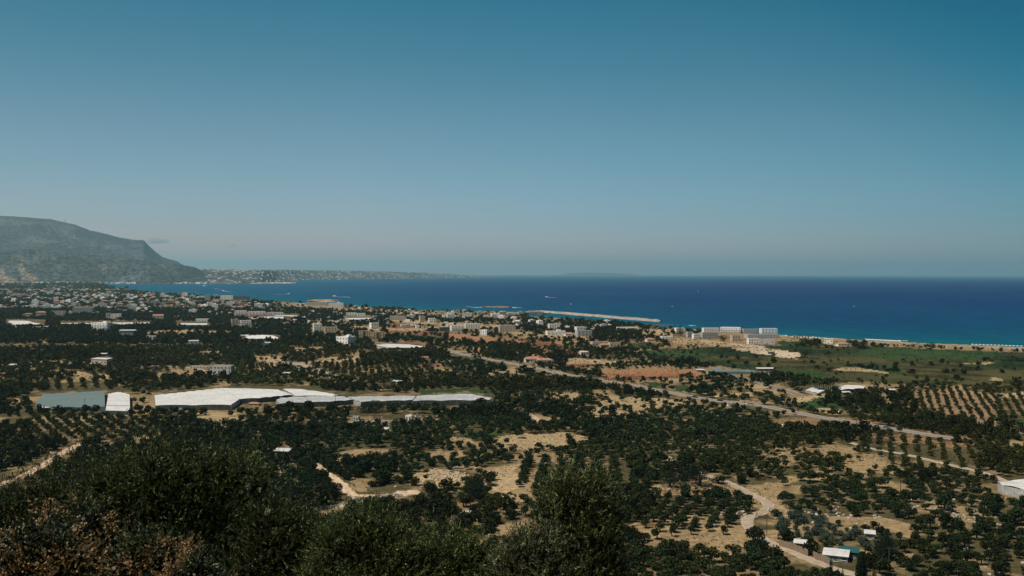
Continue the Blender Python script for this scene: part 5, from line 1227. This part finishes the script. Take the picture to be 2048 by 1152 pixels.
# ------------------------------------------------------------------ single trees
def single_tree(name, label, kind, px, py, hpx, wpx, colr, n=900, size=.09, cat='tree', Y=None):
    b = P(px, py); V, Fc, T = crown_arrays(kind, n, size, int(px * 7 + py)); h = hpx * b.y / F; w = wpx * b.y / F / 2
    top = V[:, 2].max(); rad = np.abs(V[:, :2]).max(); V = V * np.array([w / rad, w / rad, h / top])
    e = empty(name, b); tag(e, label, cat)
    mesh_np('crown', V, Fc, LEAF, tint=T * np.array(colr), parent=e)
    MB().tube((0,0,-.3),(0,0,h*.5),w*.12,w*.05,7).build('trunk', BARK, e)
    EXCL_POLY.append([(px - wpx / 2, py - 3), (px + wpx / 2, py - 3), (px + wpx / 2, py + 3), (px - wpx / 2, py + 3)])
DK = (.016, .026, .014); YG = (.075, .085, .022); MG = (.03, .045, .02)
for a in (('cypress','slim dark cypress at the bottom edge left of the pair','cypress',1662,1165,52,11,DK,3500,.10),('cypress','left of two short cypresses at the bottom edge','cypress',1676,1168,34,9,DK,2000,.12),('cypress','right of two short cypresses at the bottom edge','cypress',1685,1168,32,9,DK,2000,.12),
          ('cypress','broad dark cypress-like tree right of the sheds at the bottom edge','cypress',1722,1168,66,30,DK,5000,.12),('cypress','small cypress tip at the bottom edge right of the broad one','cypress',1748,1168,36,12,DK,2000,.12),
          ('araucaria','tall tiered araucaria left of the hotel complex','pine',1361,671,27,16,(.014,.022,.013),800,.2),('araucaria','tiered pine rising behind the harbour trees','pine',1216,650,15,8,DK,300,.3),('cypress','cypress above the low farm buildings','cypress',1174,684,17,6,DK,400,.2),
          ('cypress','left of the two cypresses above the small white house','cypress',1131,708,20,6,DK,400,.2),('carob_tree','round dark tree right of the twin cypresses','bush',1140,710,14,16,DK,500,.15),('carob_tree','bright green round tree beside the orange bungalow','bush',1143,694,18,20,(.035,.055,.02),600,.13),
          ('cypress','cypress beside the narrow beige tower house','cypress',861,636,13,4,DK,300,.25),('pine','tall dark pine at the bay shore, left one','pine',365,591,8,7,DK,200,.3),('pine','tall dark pine at the bay shore, right one','pine',406,592,7,4,DK,200,.3),
          ('willow_tree','large yellow-green tree right of the grey two-storey building','bush',482,751,33,25,YG,1600,.09),('carob_tree','tall dark tree right of the yellow-green tree','bush',502,745,24,17,DK,900,.12),('carob_tree','wide dark tree beside the parking area','bush',525,742,22,30,DK,1200,.11),
          ('willow_tree','yellow-green round tree left of the grey two-storey building','bush',367,741,16,24,(.055,.07,.025),900,.11),('carob_tree','dark tall tree left of the yellow-green round tree','bush',312,737,18,20,(.03,.045,.028),900,.11),
          ('carob_tree','dark round tree on the beach strip, left one beside the beach bar','bush',1697,690,14,15,DK,500,.14),('carob_tree','wide dark tree clump on the beach strip','bush',1728,697,14,40,DK,1000,.1),('carob_tree','lone dark round tree on the beach strip at right','bush',1866,696,12,19,DK,600,.14),
          ('carob_tree','large dark tree in front of the middle greenhouse section','bush',738,826,26,62,DK,2200,.07),('carob_tree','dark round tree below the greenhouse row','bush',662,832,15,26,DK,1100,.1),('carob_tree','very dark round tree in the clearing below the right hut','bush',813,874,24,30,DK,1500,.09),
          ('carob_tree','large dark tree at the right side of the dry clearing','bush',973,897,30,36,DK,1800,.09),('carob_tree','dark round tree beside the shed in the clearing','bush',730,876,24,38,DK,1800,.09),('carob_tree','large dark carob beside the dirt track at left','bush',238,906,34,40,DK,2400,.08),('carob_tree','dark tree beside the dirt track bend','bush',110,932,24,32,DK,1600,.09),
          ('carob_tree','huge dark spreading tree left of the dirt path','bush',600,1012,76,130,(.012,.022,.012),7000,.045),('carob_tree','dark tree mass left of the huge spreading tree','bush',540,1000,50,80,(.014,.024,.013),3500,.06),('carob_tree','dark tree where the dirt path meets the clearing','bush',862,993,34,44,DK,2600,.08),('carob_tree','wide dark tree below the rocky clearing','bush',955,998,38,60,DK,3200,.07),
          ('carob_tree','very dark wide tree left of the lane','bush',1400,972,36,70,(.010,.018,.012),3400,.06),('carob_tree','dark tree left of the very dark wide tree','bush',1340,975,34,56,DK,2800,.07),('carob_tree','very dark tree beyond the lane in the terraces','bush',1850,963,34,60,(.012,.018,.011),3000,.07),('carob_tree','tall dark tree in the blue-green shrubs beside the sheds','bush',1768,1122,62,40,DK,4200,.07),
          ('carob_tree','dark tree at the beach hotels','bush',1447,683,13,22,DK,600,.14),('willow_tree','single yellowish tree in the olive grove above the lane','bush',1294,1003,24,24,(.07,.065,.025),1400,.1)): single_tree(*a)
def palm_tree(px, py, hpx, lab, grp, seed):
    b = P(px, py); h = hpx * b.y / F; e = empty('palm_tree', b); tag(e, lab, 'palm tree', grp); r = random.Random(seed)
    MB().tube((0,0,-.3),(r.uniform(-.3,.3),0,h*.72),.28,.2,7).build('trunk', BARK, e); m = MB()
    for i in range(44):
        a = 6.283 * i / 44 * 5 + r.random(); el = r.uniform(-.5, 1.1); L = h * .42 * r.uniform(.8, 1.1); p = Vector((0,0,h*.72)); d = Vector((math.cos(a)*math.cos(el), math.sin(a)*math.cos(el), math.sin(el))); s = Vector((-math.sin(a), math.cos(a), 0))
        pts = []
        for k in range(5): pts.append((p.copy(), h * .065 * math.sin(math.pi * (k + .6) / 5.2))); p += d * L / 4; d = (d + Vector((0,0,-.28))).normalized()
        for (p0, w0), (p1, w1) in zip(pts, pts[1:]): m.add([p0 - s * w0, p0 + s * w0, p1 + s * w1, p1 - s * w1], [(0, 1, 2, 3)])
    me = m.mesh('crown', LEAF); ca = me.color_attributes.new('tint', 'FLOAT_COLOR', 'POINT'); ca.data.foreach_set('color', [v for _ in me.vertices for v in (.05, .06, .022, 1)])
    o = bpy.data.objects.new('crown', me); COL.objects.link(o); o.parent = e
for i in range(9): palm_tree(1630 + i * 4.4, 781 + (i * 5 % 4), 27 + (i * 3) % 5, 'palm tree in the dense palm clump before the white wavy-roofed greenhouse', 'palms of the clump', i)
for i in range(8): palm_tree(1394 + i * 7, 664 + (i % 3), 8, 'small palm tree among the seafront hotels', 'palms among the hotels', 30 + i)
for i in range(7): palm_tree(885 + i * 9, 623.5, 7, 'small palm tree on the shore left of the harbour', 'palms left of the harbour', 50 + i)
for i in range(8): palm_tree(1578 + i * 5.5, 676 + i * .4, 6.5, 'small palm tree on the beach right of the hotels', 'palms right of the hotels', 70 + i)
EXCL_POLY.append([(1622,755),(1672,755),(1672,788),(1622,788)])

# ------------------------------------------------------------------ clouds beyond the air
M_CLOUD = bpy.data.materials.new('cloud'); M_CLOUD.use_nodes = True; M_CLOUD.node_tree.nodes.clear()
_o2 = M_CLOUD.node_tree.nodes.new('ShaderNodeOutputMaterial'); _v2 = M_CLOUD.node_tree.nodes.new('ShaderNodeVolumePrincipled')
_v2.inputs['Density'].default_value = 1.2e-3; _v2.inputs['Color'].default_value = (1, 1, 1, 1); _v2.inputs['Density Attribute'].default_value = ''; _v2.inputs['Anisotropy'].default_value = -.55
M_CLOUD.node_tree.links.new(_v2.outputs[0], _o2.inputs['Volume'])
def cloud(px, py, w, h, lab, seed):
    import bmesh
    Y = 76000.0; c = at_dist(px, py, Y); k = Y / F; r = random.Random(seed); bm = bmesh.new(); bmesh.ops.create_icosphere(bm, subdivisions=5, radius=1)
    for v in bm.verts:
        p = v.co; n = fbm(np.array([p.x * 1.8 + seed * 9]), np.array([p.y * 1.5 + p.z * 1.2]), seed, 4)[0] - .5
        q = p * (1 + 1.1 * n); v.co = Vector((q.x * w * k * .5, q.y * w * k * .4, max(q.z, -.35) * h * k * .6))
    me = bpy.data.meshes.new('cloud'); bm.to_mesh(me); bm.free(); me.materials.append(M_CLOUD); me.polygons.foreach_set('use_smooth', [True] * len(me.polygons))
    o = bpy.data.objects.new('cloud', me); COL.objects.link(o); o.location = c; tag(o, lab, 'cloud')
cloud(318, 484, 46, 13, 'larger faint cloud just right of the mountain cliff', 1); cloud(467, 492, 16, 9, 'small faint cloud right of the larger one', 2)

# ------------------------------------------------------------------ hillside plants in front of the camera
def fg_plant(name, label, cat, lobes, n, leaf, asp, colr, Y, alt=None, altf=0.0, thick=1.0, seed=1, up=.55, stem=True, fill=.12, clump=1.0):
    """lobes: (px, py, r_px[, dy]) seen at the distance Y; leaves spread through the lobes' volume on twigs"""
    r = np.random.default_rng(seed); k = Y / F
    L = [(at_dist(l[0], l[1], Y + (l[3] if len(l) > 3 else 0)), l[2] * k) for l in lobes]
    cen = np.array([tuple(c) for c, _ in L]); rad = np.array([q for _, q in L]); w = rad ** 2
    base = Vector((float(cen[:, 0].mean()), float(cen[:, 1].mean()), 0)); base.z = float(ground_z(np.array(base.x), np.array(base.y)))
    e = empty(name, base); tag(e, label, cat)
    # twigs: short shoots near the surface, leaves along each
    nt_ = n // 9; li = r.choice(len(L), nt_, p=w / w.sum()); d = r.normal(size=(nt_, 3)); d[:, 2] = np.where(r.random(nt_) < .7, np.abs(d[:, 2]), d[:, 2]); d /= np.linalg.norm(d, axis=1)[:, None]
    bump = 1 + .38 * (vn(d[:, 0] * 3 + li * 5, d[:, 2] * 3 + d[:, 1] * 3, seed) - .5) * 2
    q = rad[li] * bump * np.where(r.random(nt_) < .17, r.uniform(1.0, 1.5, nt_), .45 + .6 * r.random(nt_) ** .5); org = cen[li] + d * q[:, None] * np.array([1, thick, 1])
    ax = d * .7 + np.array([0, 0, up]) + r.normal(size=(nt_, 3)) * .35; ax /= np.linalg.norm(ax, axis=1)[:, None]
    tl = leaf * r.uniform(1.6, 3.6, nt_)
    ti = np.repeat(np.arange(nt_), 9); m = len(ti); s = np.tile(np.linspace(0, 1, 9), nt_)
    p = org[ti] + ax[ti] * (tl[ti] * s)[:, None] + r.normal(size=(m, 3)) * leaf * .18
    la = ax[ti] * .9 + r.normal(size=(m, 3)) * .42; la /= np.linalg.norm(la, axis=1)[:, None]
    sd_ = np.cross(la, r.normal(size=(m, 3))); sd_ /= np.linalg.norm(sd_, axis=1)[:, None]
    ll = leaf * r.uniform(.7, 1.25, m); u = la * ll[:, None] * .5; v = sd_ * (ll * asp)[:, None] * .5
    V = np.stack([p - u, p + v - u * .1, p + u, p - v - u * .1], 1).reshape(-1, 3) - np.array(base)
    tn = np.exp(r.normal(0, .6, nt_))[ti] * np.exp(r.normal(0, .22, m))
    col = np.array(colr)[None, :] * tn[:, None] * (1 + r.normal(size=(m, 3)) * .06)
    if alt is not None:
        pn = fbm(org[:, 0] * 1.6 / clump, org[:, 2] * 1.6 / clump + org[:, 1], seed + 3, 3); sel = (pn + r.normal(size=nt_) * .05 > 1 - altf)[ti]
        col[sel] = (np.array(alt) * r.uniform(.5, 1.5, (m, 1)))[sel]
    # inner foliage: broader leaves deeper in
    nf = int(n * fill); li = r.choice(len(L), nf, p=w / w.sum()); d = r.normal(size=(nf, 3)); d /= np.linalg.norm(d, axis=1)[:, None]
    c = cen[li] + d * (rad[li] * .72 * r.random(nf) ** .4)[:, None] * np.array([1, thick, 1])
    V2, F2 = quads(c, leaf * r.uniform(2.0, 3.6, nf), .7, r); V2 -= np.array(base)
    col2 = np.array(colr)[None, :] * r.uniform(.3, .7, (nf, 1))  # inner leaf colour lowered to paint the shade inside the crown
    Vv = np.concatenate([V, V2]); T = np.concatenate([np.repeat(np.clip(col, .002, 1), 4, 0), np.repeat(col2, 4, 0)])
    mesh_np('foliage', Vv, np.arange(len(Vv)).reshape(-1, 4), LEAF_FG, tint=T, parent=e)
    if stem:
        b = MB()
        for c_, q_ in L: 
            cc = c_ - base; b.tube((cc.x * .15, cc.y * .15, -.3), (cc.x * .6, cc.y * .6, cc.z * .55), .09, .05, 6); b.tube((cc.x * .6, cc.y * .6, cc.z * .55), (cc.x, cc.y, cc.z + q_ * .5), .05, .012, 5)
        b.build('branches', BARK, e)
LEAF_FG = leaf_mat('glossy_leaf', .45, .2, .08)
G1 = (.026, .033, .009); G2 = (.034, .045, .012); BR = (.21, .135, .06)
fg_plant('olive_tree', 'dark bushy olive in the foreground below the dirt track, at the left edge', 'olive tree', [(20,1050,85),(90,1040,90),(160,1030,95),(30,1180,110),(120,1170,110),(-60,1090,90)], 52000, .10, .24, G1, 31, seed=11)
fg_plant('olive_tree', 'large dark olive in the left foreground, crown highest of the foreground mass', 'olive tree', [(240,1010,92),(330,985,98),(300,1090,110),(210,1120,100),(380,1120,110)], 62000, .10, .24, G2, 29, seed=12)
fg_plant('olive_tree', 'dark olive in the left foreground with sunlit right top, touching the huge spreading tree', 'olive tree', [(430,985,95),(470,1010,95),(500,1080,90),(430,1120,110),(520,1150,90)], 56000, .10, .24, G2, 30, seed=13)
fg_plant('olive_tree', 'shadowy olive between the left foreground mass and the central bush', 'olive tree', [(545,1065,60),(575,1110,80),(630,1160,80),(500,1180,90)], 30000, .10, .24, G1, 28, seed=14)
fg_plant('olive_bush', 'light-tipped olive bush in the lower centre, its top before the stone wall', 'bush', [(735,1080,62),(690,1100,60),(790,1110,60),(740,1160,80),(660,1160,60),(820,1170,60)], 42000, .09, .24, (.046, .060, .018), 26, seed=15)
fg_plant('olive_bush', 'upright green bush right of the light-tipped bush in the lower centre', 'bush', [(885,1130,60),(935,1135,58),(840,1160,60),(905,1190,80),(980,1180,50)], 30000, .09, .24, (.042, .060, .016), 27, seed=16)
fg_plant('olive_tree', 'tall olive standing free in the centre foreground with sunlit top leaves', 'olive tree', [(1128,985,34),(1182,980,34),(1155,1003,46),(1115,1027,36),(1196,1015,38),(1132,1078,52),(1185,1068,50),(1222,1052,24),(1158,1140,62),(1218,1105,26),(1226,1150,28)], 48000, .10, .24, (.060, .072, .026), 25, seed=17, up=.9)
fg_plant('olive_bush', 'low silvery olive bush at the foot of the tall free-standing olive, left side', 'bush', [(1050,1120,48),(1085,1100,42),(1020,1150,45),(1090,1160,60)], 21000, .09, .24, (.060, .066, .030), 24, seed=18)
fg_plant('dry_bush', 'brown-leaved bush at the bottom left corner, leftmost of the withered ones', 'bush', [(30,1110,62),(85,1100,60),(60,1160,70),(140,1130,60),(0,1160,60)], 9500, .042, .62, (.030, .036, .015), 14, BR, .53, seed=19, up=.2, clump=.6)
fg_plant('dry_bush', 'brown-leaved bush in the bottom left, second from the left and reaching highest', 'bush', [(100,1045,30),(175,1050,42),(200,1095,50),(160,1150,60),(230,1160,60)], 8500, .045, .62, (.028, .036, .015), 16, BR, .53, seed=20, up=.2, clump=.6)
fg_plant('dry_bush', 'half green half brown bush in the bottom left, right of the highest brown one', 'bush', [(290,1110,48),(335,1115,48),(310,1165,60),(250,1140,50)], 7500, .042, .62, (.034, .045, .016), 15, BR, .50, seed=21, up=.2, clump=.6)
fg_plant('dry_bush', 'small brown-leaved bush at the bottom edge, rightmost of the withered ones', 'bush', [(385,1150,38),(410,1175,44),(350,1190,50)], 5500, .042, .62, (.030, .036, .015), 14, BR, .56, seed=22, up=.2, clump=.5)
plant()
scrub()
# labels of the single trees: what they stand beside, how big and how coloured
ZONES = [([(1270,990),(1500,990),(1540,1100),(1700,1160),(1270,1160)], 'in the grove left of the winding lane'),
         ([(1536,1000),(1800,1000),(1800,1160),(1536,1160)], 'around the fenced sheds and blue-green shrubs'),
         ([(1800,1000),(2060,1000),(2060,1160),(1800,1160)], 'on the dry ground in the bottom right corner'),
         ([(1536,860),(2060,860),(2060,1000),(1536,1000)], 'in the terraces above the bottom right corner'),
         ([(900,990),(1110,990),(1110,1160),(900,1160)], 'in the grove left of the tall free-standing olive'),
         ([(560,990),(900,990),(900,1160),(560,1160)], 'beside the stone wall in the lower centre'),
         ([(1110,860),(1536,860),(1536,1000),(1110,1000)], 'in the groves behind the tall free-standing olive'),
         ([(500,860),(1110,860),(1110,990),(500,990)], 'around the dry clearings in the lower centre'),
         ([(0,800),(560,800),(560,1160),(0,1160)], 'in the dark groves at left')]
for kd, e, px, py, X, Y, t, s, zs in TREES:
    where = next((z for pl, z in ZONES if inpoly(np.array([px]), np.array([py]), pl)[0]), 'out on the plain')
    b = s / {'olive': 2.0, 'bush': 2.4, 'agave': 2.6}[kd]
    size = ['tiny', 'small', 'middle-sized', 'large', 'very large'][int(np.digitize(b, [.62, .85, 1.1, 1.35]))]
    shape = 'flat-topped' if zs < .93 else 'tall' if zs > 1.1 else 'rounded'
    lum = t[1] / {'olive': OLIVE_T[1], 'bush': BUSH_T[1], 'agave': AGAVE_T[1]}[kd]
    warm = t[0] / t[1] > {'olive': .84, 'bush': .90, 'agave': .8}[kd]
    tone = ('brownish' if warm else 'green'); tone = ('dark ' if lum < .9 else 'pale ' if lum > 1.12 else '') + tone
    l = f"{size} {shape} {tone} {dict(olive='olive tree', bush='bushy tree', agave='shrub')[kd]} {where if kd != 'agave' else 'in the blue-green patch behind the board fence'}"
    tag(e, l, None, l)
print('objects', len(C.objects))
